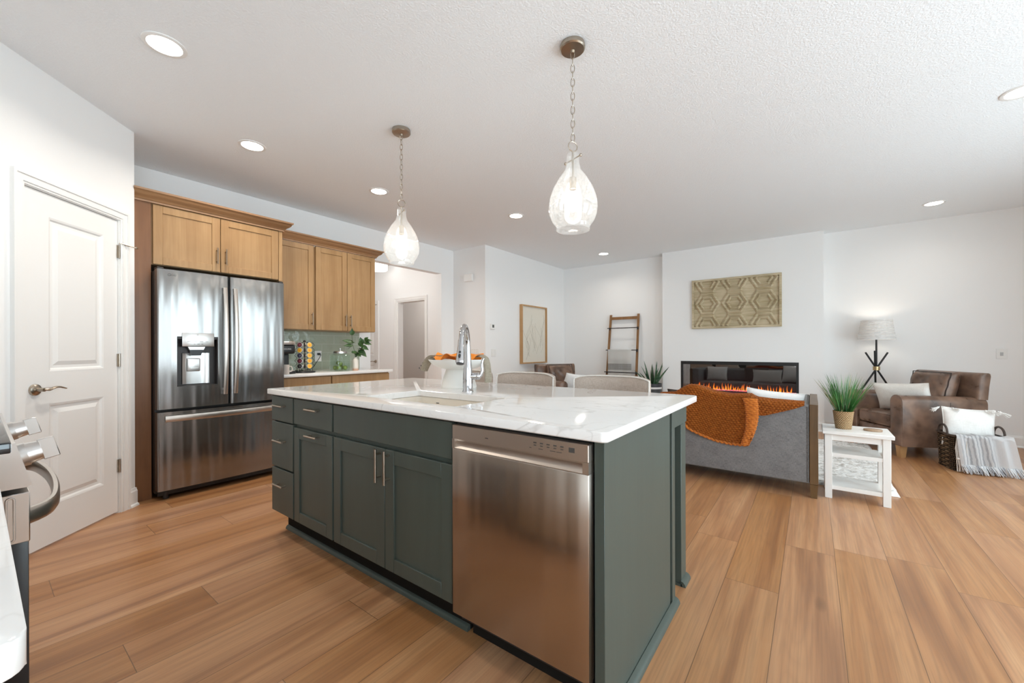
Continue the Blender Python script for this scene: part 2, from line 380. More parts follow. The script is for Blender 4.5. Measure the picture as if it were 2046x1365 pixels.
# pantry door: two raised panels
def door_face(m, s0, s1, z0, z1, n, panels, box):
    """slab with moulded, recessed panels"""
    ps0, ps1 = panels[0][0], panels[0][1]
    box(m, s0, ps0, n-.035, n, z0, z1); box(m, ps1, s1, n-.035, n, z0, z1)
    zz = z0
    for a, b, c, d in panels: box(m, ps0, ps1, n-.035, n, zz, c); zz = d
    box(m, ps0, ps1, n-.035, n, zz, z1)
    for a, b, c, d in panels:
        box(m, a, b, n-.034, n-.012, c, d)
def panel_mould(m, a, b, c, d, n, f):
    """sloped moulding ring between slab face (n) and sunken field (n-.012) plus raised field"""
    def ring(i, dn): return [f(a+i, dn, c+i), f(b-i, dn, c+i), f(b-i, dn, d-i), f(a+i, dn, d-i)]
    rr = [[m.bm.verts.new(Vector(p)) for p in ring(i, dn)] for i, dn in ((-.001, n+.0005), (.010, n-.003), (.018, n-.0115), (.034, n-.0115), (.058, n-.003))]
    m.skin(rr, cap0=False, cap1=True)
m = M(); door_face(m, DS0, DS1, .012, DZ, -.008, [(DS0+.112, DS1-.145, .235, .828), (DS0+.112, DS1-.145, 1.018, 1.915)], pbox)
PD = struct('door_1', m, TRIM, 0)
m = M()
for c, d in ((.235, .828), (1.018, 1.915)): panel_mould(m, DS0+.112, DS1-.145, c, d, -.008, lambda s, n, z: pw(s, n, z))
link('door_panel', m, TRIM, PD, None, 0)
m = M(); c = pw(DS1-.062, -.008, .918)
m.cyl(c, c+PN*.010, .033, .031, 28); m.cyl(c+PN*.010, c+PN*.016, .031, .022, 28); m.cyl(c+PN*.016, c+PN*.05, .012, .011, 16)
pts = [c+PN*.046, c+PN*.05-PS*.012+Vector((0, 0, .002))]
for t in range(1, 11): pts.append(c+PN*.05-PS*(.012+.0115*t)+Vector((0, 0, .0075*sin(t/10*pi*1.6-.35*pi)+.002)))
m.tube(pts, [.011, .012]+[.0125-.0007*t for t in range(10)], 12, flat=.62)
link('door_handle', m, NICKEL, PD, None)
link('latch_plate', pbox(M(), DS1-.001, DS1+.004, -.03, -.006, .89, .945), GUN, PD, None, 0)
for z in (.33, 1.07, 1.83):
    m = M(); pbox(m, DS0-.012, DS0+.006, -.008, -.001, z-.044, z+.044); q = pw(DS0-.003, .003, z); m.cyl(q-Vector((0, 0, .046)), q+Vector((0, 0, .046)), .006, n=12)
    h = link('hinge', m, NICKEL, PD, None)
    if z > 1.8:
        m = M(); q = pw(DS0-.003, .003, z+.05); m.tube([q, q+PN*.004+Vector((0, 0, .012)), q+PN*.03-PS*.05+Vector((0, 0, .002)), q+PN*.045-PS*.085+Vector((0, 0, -.002))], .0032, 8); e = q+PN*.045-PS*.085; m.cyl(e, e-PS*.012, .008, .007, 12)
        m.cyl(q+PN*.018-PS*.03+Vector((0, 0, .004)), q+PN*.03-PS*.05+Vector((0, 0, .002)), .005, n=10); link('door_stop', m, NICKEL, h, None)
def base_prof(h=.13, t=.014): return [(0, 0), (t+.012, 0), (t+.010, .012), (t, .02), (t, h-.022), (t*.7, h-.014), (t*.45, h), (0, h)]
def baseboard(name, segs):
    m = M()
    for p0, p1, n in segs:
        p0, p1, n = Vector((*p0, 0)), Vector((*p1, 0)), Vector((*n, 0)).normalized()
        m.prism(base_prof(), lambda a, b: p0+n*a+Vector((0, 0, b)), lambda a, b: p1+n*a+Vector((0, 0, b)))
    return struct(name, m, TRIM, 0)
q0, q1 = pw(-.004, 0, 0), pw(DS0-.074, 0, 0); q2, q3 = pw(DS1+.074, 0, 0), pw(1.5, 0, 0)
baseboard('baseboard_pantry', [((q0.x, q0.y), (q1.x, q1.y), (PN.x, PN.y)), ((q2.x, q2.y), (q3.x, q3.y), (PN.x, PN.y))])
baseboard('baseboard_far', [((-4.01, 7.13), (FX0, 7.13), (0, -1)), ((FX0, FY), (FX1, FY), (0, -1)), ((FX1, 7.13), (XR, 7.13), (0, -1))])
baseboard('baseboard_left', [((-4.01, 4.69), (-4.01, 7.13), (1, 0)), ((-4.69, 4.69), (-4.01, 4.69), (0, -1)), ((-4.69, 3.03), (-4.69, 3.144), (1, 0)), ((-4.69, 4.42), (-4.69, 4.69), (1, 0)), ((FX1, FY), (FX1, 7.13), (1, 0)), ((FX0, FY), (FX0, 7.13), (-1, 0))])
baseboard('baseboard_right', [((XR, -.55), (XR, 1.20), (-1, 0)), ((XR, 2.60), (XR, 3.40), (-1, 0)), ((XR, 4.40), (XR, 7.13), (-1, 0))])
# hall beyond the opening
m = M(); m.box(-8.4, -7.75, 4.76, 4.88, 0, H); m.box(-7.75, -6.87, 4.76, 4.88, 2.03, H); m.box(-6.87, -6.24, 4.76, 4.88, 0, H); m.box(-6.24, -5.46, 4.76, 4.88, 2.03, H); m.box(-5.46, -4.81, 4.76, 4.88, 0, H)
struct('wall_hall', m, WALL, 0)
m = M(); m.box(-8.5, -8.4, 2.9, 6.3, 0, H); m.box(-8.4, -4.81, 2.9, 3.0, 0, H); struct('wall_hall_end', m, WALL, 0)
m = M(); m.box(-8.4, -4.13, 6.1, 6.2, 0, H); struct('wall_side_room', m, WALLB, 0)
def hbox(m, s0, s1, n0, n1, z0, z1): return m.box(s0, s1, 4.76-n1, 4.76-n0, z0, z1)
m = M(); casing(m, -6.24, -5.46, 2.03, hbox); m.box(-6.24, -6.222, 4.76, 4.88, 0, 2.03); m.box(-5.478, -5.46, 4.76, 4.88, 0, 2.03); m.box(-6.222, -5.478, 4.76, 4.88, 2.012, 2.03); struct('trim_2', m, TRIM, 0)
m = M(); casing(m, -7.75, -6.87, 2.03, hbox); struct('trim_3', m, TRIM, 0)
hd = lambda s, n, z: Vector((s, 4.78-n, z))
m = M(); door_face(m, -7.74, -6.88, .01, 2.02, -.0, [(-7.62, -7.0, .23, .83), (-7.62, -7.0, 1.02, 1.9)], lambda m, s0, s1, n0, n1, z0, z1: m.box(s0, s1, 4.78-n1, 4.78-n0, z0, z1))
D2 = struct('door_2', m, TRIM, 0); m = M()
for c, d in ((.23, .83), (1.02, 1.9)): panel_mould(m, -7.62, -7.0, c, d, 0, hd)
link('door_panel', m, TRIM, D2, None, 0)
m = M(); m.cyl((-6.945, 4.78, .90), (-6.945, 4.766, .90), .03, n=20); m.cyl((-6.945, 4.766, .9), (-6.945, 4.73, .9), .011, n=12); m.tube([(-6.945, 4.73, .9), (-6.99, 4.728, .905), (-7.05, 4.728, .897)], .009, 10); link('door_handle', m, NICKEL, D2, None)
l = bpy.data.lights.new('added_side_room_light', 'POINT'); l.energy = 20; l.color = (1, .96, .93); l.shadow_soft_size = .15
t = Thing('flush_light', 'small unseen flush light added to brighten the room beyond the hall', 'ceiling light', (-6.3, 5.45, H)); tb = M(); tb.lathe([(.14, 0), (.14, -.07), (.12, -.085), (0, -.09)], n=32); t.part('drum_shade', tb, emit('added_drum_glow', (1, .95, .88), 3))  # unseen lamp, added to light the wall visible through the doorway
o = bpy.data.objects.new('added_side_room_light', l); COL.objects.link(o); o.parent = t.o; o.location = (0, 0, -.3)
baseboard('baseboard_hall', [((-6.17, 4.76), (-6.80, 4.76), (0, -1)), ((-4.81, 4.76), (-5.39, 4.76), (0, -1)), ((-8.4, 6.1), (-4.13, 6.1), (0, -1))])

# tile behind the coffee counter
single('tile_backsplash', M().box(-4.6895, -4.682, 1.766, 2.978, .90, 1.352), mk_tile(), 'glossy sage green tile backsplash between the coffee counter and the wall cabinets', 'backsplash', None, (-4.69, 1.72, .90), 0)

# ================================================================== kitchen cabinets on the left wall
def shaker(m, f, a0, a1, z0, z1, t=.020, fr=.058, rec=.009):
    """shaker door: f(a, d, z) maps across, depth (0 front .. -t back), height"""
    def bx(a, b, d0, d1, c, d):
        P = [f(x, y, z) for x in (a, b) for y in (d0, d1) for z in (c, d)]
        lo = [min(p[i] for p in P) for i in range(3)]; hi = [max(p[i] for p in P) for i in range(3)]
        m.box(lo[0], hi[0], lo[1], hi[1], lo[2], hi[2], .0018, 1)
    bx(a0, a0+fr, -t, 0, z0, z1); bx(a1-fr, a1, -t, 0, z0, z1); bx(a0+fr, a1-fr, -t, 0, z0, z0+fr); bx(a0+fr, a1-fr, -t, 0, z1-fr, z1)
    P = [f(x, y, z) for x in (a0+fr-.004, a1-fr+.004) for y in (-t+.002, -rec) for z in (z0+fr-.004, z1-fr+.004)]
    m.box(min(p[0] for p in P), max(p[0] for p in P), min(p[1] for p in P), max(p[1] for p in P), min(p[2] for p in P), max(p[2] for p in P))
    return m
def slab(m, f, a0, a1, z0, z1, t=.02):
    P = [f(x, y, z) for x in (a0, a1) for y in (-t, 0) for z in (z0, z1)]
    return m.box(min(p[0] for p in P), max(p[0] for p in P), min(p[1] for p in P), max(p[1] for p in P), min(p[2] for p in P), max(p[2] for p in P), .002, 1)
def barpull(m, c, along, out, L=.135, r=.0055, st=.028, sp=.70):
    c, a, o = Vector(c), Vector(along).normalized(), Vector(out).normalized()
    m.cyl(c+o*st-a*L/2, c+o*st+a*L/2, r, n=12)
    for k in (-1, 1): m.cyl(c+a*k*L*sp/2, c+a*k*L*sp/2+o*st, r*.8, n=10)
    return m
XV, YV, ZV = Vector((1, 0, 0)), Vector((0, 1, 0)), Vector((0, 0, 1))
def crown_prof(): return [(0, 0), (.012, 0), (.014, .012), (.020, .014), (.022, .022), (.030, .030), (.046, .040), (.058, .052), (.062, .066), (.072, .070), (.074, .084), (0, .084)]
def crown(m, xf, y0, y1, z, xb, right=True, left=False):
    """crown along a cabinet front at x=xf with a mitred return at the y1 end"""
    pr = crown_prof()
    A = [m.bm.verts.new((xf+a, y0, z+b)) for a, b in pr]; B = [m.bm.verts.new((xf+a, y1+(a if right else 0), z+b)) for a, b in pr]
    rr = [A, B]
    if right: rr.append([m.bm.verts.new((xb, y1+a, z+b)) for a, b in pr])
    m.skin(rr)
fA = lambda x: (lambda a, d, z: (x+d, a, z))
# over-fridge cabinet with its tall side panel
t = Thing('fridge_cabinet', 'tall maple surround with a two-door cabinet over the fridge', 'cabinet', (-4.69, .72, 0), world=True)
m = M(); m.box(-4.69, -4.072, .80, 1.762, 1.80, 2.275); t.part('body', m, MAPLE)
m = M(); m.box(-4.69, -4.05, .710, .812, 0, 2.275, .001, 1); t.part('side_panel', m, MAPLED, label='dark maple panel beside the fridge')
m = M(); m.box(-4.69, -4.068, 1.742, 1.764, 0, 1.80); t.part('side_panel', m, MAPLE)
m = M(); m.box(-4.072, -4.052, 1.732, 1.764, 1.795, 2.275); t.part('face_frame', m, MAPLE)
for a0, a1, hy in ((.824, 1.262, 1.236), (1.266, 1.728, 1.300)):
    d = t.part('door', shaker(M(), fA(-4.05), a0, a1, 1.803, 2.262), MAPLE)
    t.part('handle', barpull(M(), (-4.05, hy, 1.935), ZV, XV), PULL, d)
m = M(); crown(m, -4.05, .705, 1.764, 2.266, -4.69); m.box(-4.69, -4.05, .710, 1.764, 2.275, 2.300); t.part('crown_moulding', m, MAPLEX, smooth=60)
# upper cabinets
def upper(label, y0, y1, doors, hs):
    t = Thing('upper_cabinet', label, 'cabinet', (-4.69, y0, 1.352), world=True, group='maple cabinets hung above the coffee counter')
    t.part('body', M().box(-4.688, -4.362, y0+.001, y1-.001, 1.352, 2.264), MAPLE)
    for (a0, a1), hy in zip(doors, hs):
        d = t.part('door', shaker(M(), fA(-4.34), a0, a1, 1.356, 2.270), MAPLE)
        t.part('handle', barpull(M(), (-4.34, hy, 1.472), ZV, XV), PULL, d)
    return t
upper('single-door maple wall cabinet between the fridge and the two-door cabinet', 1.766, 2.224, [(1.772, 2.214)], [2.190])
t = upper('two-door maple wall cabinet above the lime jar and leafy vase', 2.226, 2.984, [(2.236, 2.604), (2.609, 2.978)], [2.580, 2.644])
m = M(); crown(m, -4.34, 1.842, 2.984, 2.272, -4.687)
single('crown_moulding', m, MAPLEX, 'maple crown moulding along the top of the two wall cabinets', 'moulding', None, (-4.69, 1.766, 2.272), 60)
# base cabinets and counter below
def basecab(label, y0, y1, dw, hs):
    t = Thing('base_cabinet', label, 'cabinet', (-4.69, y0, 0), world=True, group='maple base cabinets under the coffee counter')
    m = M(); m.box(-4.688, -4.092, y0+.001, y1-.001, .11, .868); t.part('body', m, MAPLE)
    t.part('toe_kick', M().box(-4.688, -4.15, y0+.001, y1-.001, 0, .11), DARKIN)
    d = t.part('drawer', slab(M(), fA(-4.07), y0+.006, y1-.006, .715, .858), MAPLE)
    n = len(dw)
    for (a0, a1), hy in zip(dw, hs):
        d = t.part('door', shaker(M(), fA(-4.07), a0, a1, .115, .705), MAPLE); t.part('handle', barpull(M(), (-4.07, hy, .60), ZV, XV), NICKEL, d)
basecab('single-door maple base cabinet next to the fridge', 1.766, 2.262, [(1.772, 2.256)], [2.22])
basecab('maple base cabinet at the hall end of the coffee counter', 2.264, 2.990, [(2.270, 2.624), (2.629, 2.984)], [2.60, 2.655])
m = M(); m.box(-4.69, -4.045, 1.766, 3.018, .870, .900, .003, 2)
single('countertop', m, QUARTZ, 'white quartz counter carrying the coffee maker and jar', 'countertop', None, (-4.69, 1.762, .870))

# ================================================================== refrigerator
t = Thing('refrigerator', 'stainless steel french door refrigerator with water dispenser under the maple cabinet', 'refrigerator', (-4.3, 1.27, 0), world=True)
t.part('body', M().box(-4.66, -3.995, .818, 1.725, .045, 1.745, .006), GUN)
FXF = -3.918
def curved_door(m, y0, y1, z0, z1, xb, xf, bulge, hole=None, r=.012):
    """door slab with a softly convex face (and a rectangular recess)"""
    n = 22
    def xs(y): q = (y-y0)/(y1-y0); e = min(q, 1-q)*(y1-y0); return xf + bulge*(1-(2*q-1)**2) - (r-math.sqrt(max(0, r*r-(r-e)**2)) if e < r else 0)
    ycut = [y0, y0+.002, y0+.006, y0+r] + [y0+r+(y1-y0-2*r)*i/n for i in range(1, n)] + [y1-r, y1-.006, y1-.002, y1]
    zc = [z0, z1]
    if hole: ycut += [hole[0], hole[1]]; zc = [z0, hole[2], hole[3], z1]
    ycut = sorted(set(ycut)); F = {}
    def V(i, k, b=False):
        key = (i, k, b)
        if key not in F: F[key] = m.bm.verts.new((xb if b else xs(ycut[i]), ycut[i], zc[k]))
        return F[key]
    for i in range(len(ycut)-1):
        for k in range(len(zc)-1):
            if hole and hole[0]-1e-6 <= ycut[i] and ycut[i+1] <= hole[1]+1e-6 and k == 1: continue
            m.bm.faces.new((V(i, k), V(i+1, k), V(i+1, k+1), V(i, k+1)))
        m.bm.faces.new((V(i, 0), V(i, 0, True), V(i+1, 0, True), V(i+1, 0)))
        K = len(zc)-1; m.bm.faces.new((V(i, K), V(i+1, K), V(i+1, K, True), V(i, K, True)))
        m.bm.faces.new((V(i, 0, True), V(i, K, True), V(i+1, K, True), V(i+1, 0, True)))
    L = len(ycut)-1; K = len(zc)-1
    for i in (0, L):
        vs = [V(i, k) for k in range(K+1)] + [V(i, K, True), V(i, 0, True)]
        m.bm.faces.new(vs if i == 0 else vs[::-1])
    return m
HO = (.934, 1.200, .858, 1.245)
dl = t.part('door', curved_door(M(), .820, 1.278, .690, 1.752, -3.99, FXF, .012, HO), STEEL, smooth=30)
dr = t.part('door', curved_door(M(), 1.290, 1.722, .690, 1.752, -3.99, FXF, .012), STEEL, smooth=30)
fz = t.part('freezer_drawer', curved_door(M(), .820, 1.722, .075, .668, -3.99, FXF, .014), STEEL, smooth=30)
# dispenser
d0, d1, e0, e1 = HO; xr = FXF+.008
m = M(); m.box(-3.985, -3.975, d0, d1, e0, e1); m.box(-3.985, xr, d0-.001, d0+.004, e0, e1); m.box(-3.985, xr, d1-.004, d1+.001, e0, e1); m.box(-3.985, xr, d0, d1, e0-.001, e0+.004); m.box(-3.985, xr-.004, d0, d1, e1-.02, e1+.001)
dp = t.part('water_dispenser', m, GUN, dl, smooth=0)
m = M(); m.grid(lambda u, v: (-3.972+.012*(2*u-1)**4, d0+.045+u*(d1-d0-.09), e0+.012+v*(.245)), 20, 2); t.part('dispenser_back', m, STEELP, dp)
t.part('control_panel', M().box(-3.94, FXF+.017, d0+.030, d1-.028, e1-.078, e1+.028, .003), STEELP, dp)
ym = (d0+d1)/2 - .005
m = M(); m.prism([(-.056, 0), (.056, 0), (.045, -.024), (-.045, -.024)], lambda a, b: (-3.965, ym+a, e1-.080+b), lambda a, b: (-3.925, ym+a, e1-.080+b)); t.part('ice_chute', m, STEELP, dp, smooth=0)
m = M(); m.prism([(-.045, 0), (.045, 0), (.03, -.045), (-.03, -.045)], lambda a, b: (-3.968, ym+a, e1-.104+b), lambda a, b: (-3.935, ym+a, e1-.104+b)); t.part('spout', m, BLACK, dp, smooth=0)
m = M(); m.box(-3.968, -3.955, ym-.052, ym+.032, e0+.112, e0+.215, .008, 3); m.box(-3.955, -3.951, ym-.034, ym+.016, e0+.135, e0+.139); t.part('paddle', m, STEELP, dp)
MARK = plain('dark_marking', (.06, .055, .05), .5)
m = M()
for k, (w, z) in enumerate(((.010, .014), (.022, -.040), (.018, -.040), (.022, -.040), (.018, -.040), (.010, -.060), (.014, -.060), (.012, -.060))):
    y = ym + (0, -.055, -.015, .025, .06, -.02, .005, .03)[k]; m.box(FXF+.0165, FXF+.0176, y-w/2, y+w/2, e1+z-.0015, e1+z+.0015)
    if k in (0, 4, 7): t.part('display_marking', m, MARK, dp, smooth=0); m = M()
def bowed(m, p0, p1, out, bow, w, th, n=18, end=.02):
    """bowed flat bar handle from p0 to p1"""
    p0, p1, out = Vector(p0), Vector(p1), Vector(out).normalized(); ax = (p1-p0).normalized(); sd = ax.cross(out).normalized(); rr = []
    for i in range(n+1):
        q = i/n; c = p0.lerp(p1, q) + out*(end + bow*(1-(2*q-1)**2)); d = ax*((p1-p0).length) + out*(-4*bow*(2*q-1)); nn = (out - d.normalized()*out.dot(d.normalized())).normalized()
        w2, t2 = w/2, th/2; k = .6
        rr.append([m.bm.verts.new(c+sd*a*w2+nn*b*t2) for a, b in ((-1, -k), (-k, -1), (k, -1), (1, -k), (1, k), (k, 1), (-k, 1), (-1, k))])
    m.skin(rr)
    for q in (.045, .955):
        c = p0.lerp(p1, q); e = out*(end + bow*(1-(2*q-1)**2)); m.box(-w*.35, w*.35, -.012, .012, 0, e.length, .002, 1, mat=basis(c, sd, ax) if sd.cross(ax).dot(out) > 0 else basis(c, -sd, ax))
    return m
HS = plain('satin_steel_handle', (.60, .55, .50), .30, 1)
t.part('handle', bowed(M(), (FXF, 1.248, .775), (FXF, 1.248, 1.655), XV, .034, .028, .016), HS, dl)
t.part('handle', bowed(M(), (FXF, 1.322, .775), (FXF, 1.322, 1.655), XV, .034, .028, .016), HS, dr)
t.part('handle', bowed(M(), (FXF, .862, .618), (FXF, 1.680, .618), XV, .034, .044, .016), HS, fz)
t.part('top_hinge', M().box(-4.02, -3.93, .823, .86, 1.752, 1.768, .003), GUN)
t.part('top_hinge', M().box(-4.02, -3.93, 1.682, 1.718, 1.752, 1.768, .003), GUN)
t.part('mullion_gasket', M().box(-3.992, -3.955, 1.276, 1.292, .69, 1.75), BLACK)
t.part('base_grille', M().box(-3.99, -3.965, .83, 1.715, .03, .072), BLACK)
for y in (.88, 1.66): t.part('foot', M().cyl((-3.98, y, 0), (-3.98, y, .05), .018, n=14), GUN)
B = basis((FXF+.0084, .905, 1.712), YV, ZV)
txt('logo', 'LG', .022, B @ Matrix.Translation((.012, 0, 0)), MARK, t.o).location = -t.off
m = M(); m.tube([(FXF+.0072, .890+.0085*cos(a), 1.712+.0085*sin(a)) for a in [2*pi*i/20 for i in range(20)]], .0014, 6, True); m.box(FXF+.005, FXF+.0082, .889, .8905, 1.708, 1.716); m.box(FXF+.005, FXF+.0082, .889, .894, 1.707, 1.7085); t.part('logo_badge', m, MARK)
# ================================================================== kitchen island
IY, IT, IZ = 1.108, 1.128, .856       # door face plane, carcass front, top of fronts
fI = lambda y: (lambda a, d, z: (a, y-d, z))
def icab(name, label, x0, x1, y1=1.80):
    t = Thing(name, label, 'cabinet', ((x0+x1)/2, IY, 0), world=True)
    m = M()
    if name == 'sink_cabinet':
        m.box(x0+.001, x1-.001, IT, IT+.018, .142, .84); m.box(x0+.001, x0+.019, IT+.018, y1, .142, .867); m.box(x1-.019, x1-.001, IT+.018, y1, .142, .867); m.box(x0+.019, x1-.019, y1-.018, y1, .142, .867); m.box(x0+.019, x1-.019, IT+.018, y1-.018, .142, .16)
    else: m.box(x0+.001, x1-.001, IT, y1, .142, .867)
    t.part('body', m, GREEN)
    t.part('toe_kick', M().box(x0+.001, x1-.001, 1.205, y1, 0, .142), DARKIN); return t
def ipull(t, d, c, along): t.part('handle', barpull(M(), c, along, -YV, .125 if along is XV else .150), NICKEL, d)
t = icab('drawer_cabinet', 'green bank of three drawers at the fridge end of the island', -2.694, -2.412)
for z0, z1, hz in ((.708, IZ, .803), (.427, .700, .592), (.150, .417, .328)):
    d = t.part('drawer', slab(M(), fI(IY), -2.692, -2.419, z0, z1), GREEN); ipull(t, d, (-2.556, IY, hz), XV)
t = icab('pullout_cabinet', 'narrow green cabinet with one drawer beside the three-drawer bank', -2.412, -1.985)
d = t.part('drawer', slab(M(), fI(IY), -2.405, -1.992, .712, IZ), GREEN); ipull(t, d, (-2.165, IY, .812), XV)
d = t.part('door', shaker(M(), fI(IY), -2.405, -1.992, .150, .690, fr=.06), GREEN); ipull(t, d, (-2.165, IY, .668), XV)
t = icab('sink_cabinet', 'green two-door cabinet below the island sink', -1.985, -1.115)
t.part('false_front', slab(M(), fI(IY), -1.977, -1.120, .712, IZ), GREEN)
for a0, a1, hx in ((-1.977, -1.549, -1.578), (-1.545, -1.120, -1.513)):
    d = t.part('door', shaker(M(), fI(IY), a0, a1, .150, .690, fr=.062), GREEN); ipull(t, d, (hx, IY, .615), ZV)
m = M(); pr = [(0, 0), (.018, 0), (.016, .010), (.010, .018), (0, .022)]
m.prism(pr, lambda a, b: (-2.69, 1.2045-a, b), lambda a, b: (-1.115, 1.2045-a, b))
single('shoe_moulding', m, GREEN, 'dark green shoe moulding along the toe kick of the island', 'moulding', None, (-1.85, 1.2, 0))
# dishwasher
DX0, DX1, DY = -1.100, -.532, 1.090
t = Thing('dishwasher', 'stainless steel dishwasher with pocket handle at the near end of the island', 'dishwasher', (-.816, 1.10, 0), world=True)
t.part('tub', M().box(DX0+.012, DX1-.006, 1.128, 1.78, .10, .862), BLACK)
t.part('door', M().box(DX0, DX1, DY, 1.126, .138, .764, .003), STEELD)
m = M(); z0, z1 = .764, .853
m.box(DX0, DX1, DY, 1.126, .800, z1, .002, 1); m.box(DX0, DX0+.012, DY, 1.126, z0, .800); m.box(DX1-.020, DX1, DY, 1.126, z0, .800); m.box(DX0+.012, DX1-.020, 1.112, 1.126, z0, .800)
m.prism([(DY, z0), (DY, .7665), (1.112, .789), (1.112, z0)], lambda a, b: (DX0+.012, a, b), lambda a, b: (DX1-.020, a, b))
cp = t.part('control_panel', m, mk_steel('dishwasher_panel_steel', (.58, .51, .45), .42, .3), smooth=0)
m = M()
for k in range(5):
    x = -.722+k*.025; m.box(x-.006, x+.006, DY-.0006, DY, .834, .838); m.box(x-.005, x+.005, DY-.0006, DY, .826, .829)
for x, w in ((-.74, .008), (-.70, .016), (-.655, .02), (-.632, .02)): m.box(x-w/2, x+w/2, DY-.0006, DY, .8165, .8185)
m.box(-.598, -.578, DY-.0006, DY, .823, .838); t.part('button_marking', m, MARK, cp, smooth=0)
m = M(); m.box(-.935, -.921, DY-.0006, DY, .821, .824); t.part('logo', m, MARK, cp, smooth=0)
t.part('kick_plate', M().box(DX0+.005, DX1-.01, 1.20, 1.22, 0, .10), DARKIN)
# end panel, pilasters, leg and rail of the island
t = Thing('island_end_panel', 'teal green end panel of the island beside the dishwasher', 'panel', (-.50, 1.5, 0), world=True)
XE = -.494
t.part('panel', M().box(-.527, XE-.004, 1.15, 1.815, 0, .867), GREEN)
m = M(); m.box(-.527, XE, 1.118, 1.155, 0, .867, .0015, 1); t.part('front_stile', m, GREEN)
m = M(); m.box(-.527, XE, 1.835, 1.880, 0, .867, .0015, 1); t.part('back_stile', m, GREEN)
t.part('recess', M().box(-.527, XE-.016, 1.815, 1.835, 0, .867), GREEN)
m = M(); m.prism([(0, 0), (.022, 0), (.020, .012), (.012, .022), (0, .027)], lambda a, b: (XE-.002+a, 1.118, b), lambda a, b: (XE-.002+a, 1.885, b)); t.part('shoe_moulding', m, GREEN)
t = Thing('island_back_panel', 'green back panel of the island under the overhang', 'panel', (-1.6, 1.84, 0), world=True)
t.part('panel', M().box(-2.694, -.529, 1.802, 1.86, 0, .867), GREEN)
for x0, x1, lab in ((-.585, -.505, 'green square support post under the overhang at the near end of the island'), (-2.68, -2.60, 'green square support post under the overhang at the fridge end of the island')):
    t = Thing('overhang_support', lab, 'support', ((x0+x1)/2, 2.07, 0), world=True, group='support posts under the island overhang')
    t.part('post', M().box(x0, x1, 2.03, 2.115, 0, .775, .002, 1), GREEN)
    t.part('bracket_rail', M().box(x0+.01, x1, 1.884, 2.135, .775, .867, .002, 1), GREEN)
    m = M(); m.box(x0-.006, x1+.004, 2.022, 2.123, 0, .012); m.prism([(0, .0), (.022, .0), (.020, .012), (.012, .022), (0, .027)], lambda a, b: (x1-.001+a, 2.022, b), lambda a, b: (x1-.001+a, 2.123, b)); t.part('foot_moulding', m, GREEN)
# countertop with the sink cut-out
CX0, CX1, CY0, CY1, CZ0, CZ1 = -2.700, -.470, 1.078, 2.215, .868, .900
SX0, SX1, SY0, SY1 = -1.845, -1.196, 1.205, 1.560
m = M(); rc = .022
def rounded(x0, x1, y0, y1, r, z, n=5):
    P = []
    for cx, cy, a0 in ((x1-r, y0+r, -90), (x1-r, y1-r, 0), (x0+r, y1-r, 90), (x0+r, y0+r, 180)):
        for i in range(n+1): a = R(a0+90*i/n); P.append((cx+r*cos(a), cy+r*sin(a), z))
    return P
bv = .0035
O = [[m.bm.verts.new(p) for p in rounded(CX0+i, CX1-i, CY0+i, CY1-i, rc-i*.5, z)] for i, z in ((bv, CZ0), (0, CZ0+bv), (0, CZ1-bv), (bv*.3, CZ1-bv*.3), (bv, CZ1))]
I = [[m.bm.verts.new(p) for p in rounded(SX0-i, SX1+i, SY0-i, SY1+i, .02, z)] for i, z in ((.0, CZ0), (.0, CZ1-.002), (.002, CZ1))]
m.skin(O, cap0=False, cap1=False); m.skin(I, cap0=False, cap1=False)
n = len(O[0])
for a, b in ((O[-1], I[-1]), (O[0], I[0])):
    for i in range(n):
        j = (i+1) % n; m.bm.faces.new((a[i], a[j], b[j], b[i]))
single('island_countertop', m, QUARTZ, 'white quartz island countertop with grey veins and a sink cut-out', 'countertop', None, (-1.585, 1.65, CZ0))
# sink
SINK = plain('beige_composite', (.76, .70, .61), .45)
m = M(); zb = .655
S1 = [[m.bm.verts.new(p) for p in rounded(SX0-o, SX1+o, SY0-o, SY1+o, .03, z)] for o, z in ((.025, .8655), (.004, .8655), (.004, .70), (-.012, .672), (-.04, zb))]
m.skin(S1, cap0=False, cap1=True)
S2 = [[m.bm.verts.new(p) for p in rounded(SX0-o, SX1+o, SY0-o, SY1+o, .03, z)] for o, z in ((.025, .8655), (.025, .855), (.016, .85), (.016, .66), (-.03, zb-.012))]
m.skin(S2, cap0=False, cap1=True)
t = Thing('sink', 'undermount beige sink in the island countertop', 'sink', (-1.52, 1.38, zb-.012), world=True)
t.part('basin', m, SINK)
m = M(); m.cyl((-1.52, 1.40, zb), (-1.52, 1.40, zb+.004), .045, n=24); t.part('drain', m, CHROME)
m = M(); m.box(-1.70, -1.68, SY1+.0005, SY1+.0042, .835, .839); t.part('logo', m, MARK, smooth=0)
# faucet
t = Thing('faucet', 'tall chrome pull-down faucet with side lever behind the sink', 'faucet', (-1.555, 1.665, .900))
m = M(); m.lathe([(0, 0), (.031, 0), (.031, .006), (.0285, .010), (.0275, .060), (.027, .10), (.0245, .125), (.0205, .175), (.0165, .24), (.0150, .265)], n=28); t.part('body', m, CHROME)
dv = Vector((.55, -.83, 0)).normalized(); pts = [Vector((0, 0, .24))]
rad = .098
for i in range(15):
    a = pi*i/14*.93; pts.append(Vector((0, 0, .265)) + dv*(rad-rad*cos(a)) + ZV*(rad*sin(a)))
t.part('spout', M().tube(pts, .0145, 14), CHROME)
e = pts[-1]; dn = (pts[-1]-pts[-2]).normalized()
m = M(); m.cyl(e, e+dn*.03, .0165, .0165, 20); m.cyl(e+dn*.03, e+dn*.115, .0165, .0235, 24); m.cyl(e+dn*.115, e+dn*.125, .0235, .0215, 24)
sh = t.part('spray_head', m, CHROME)
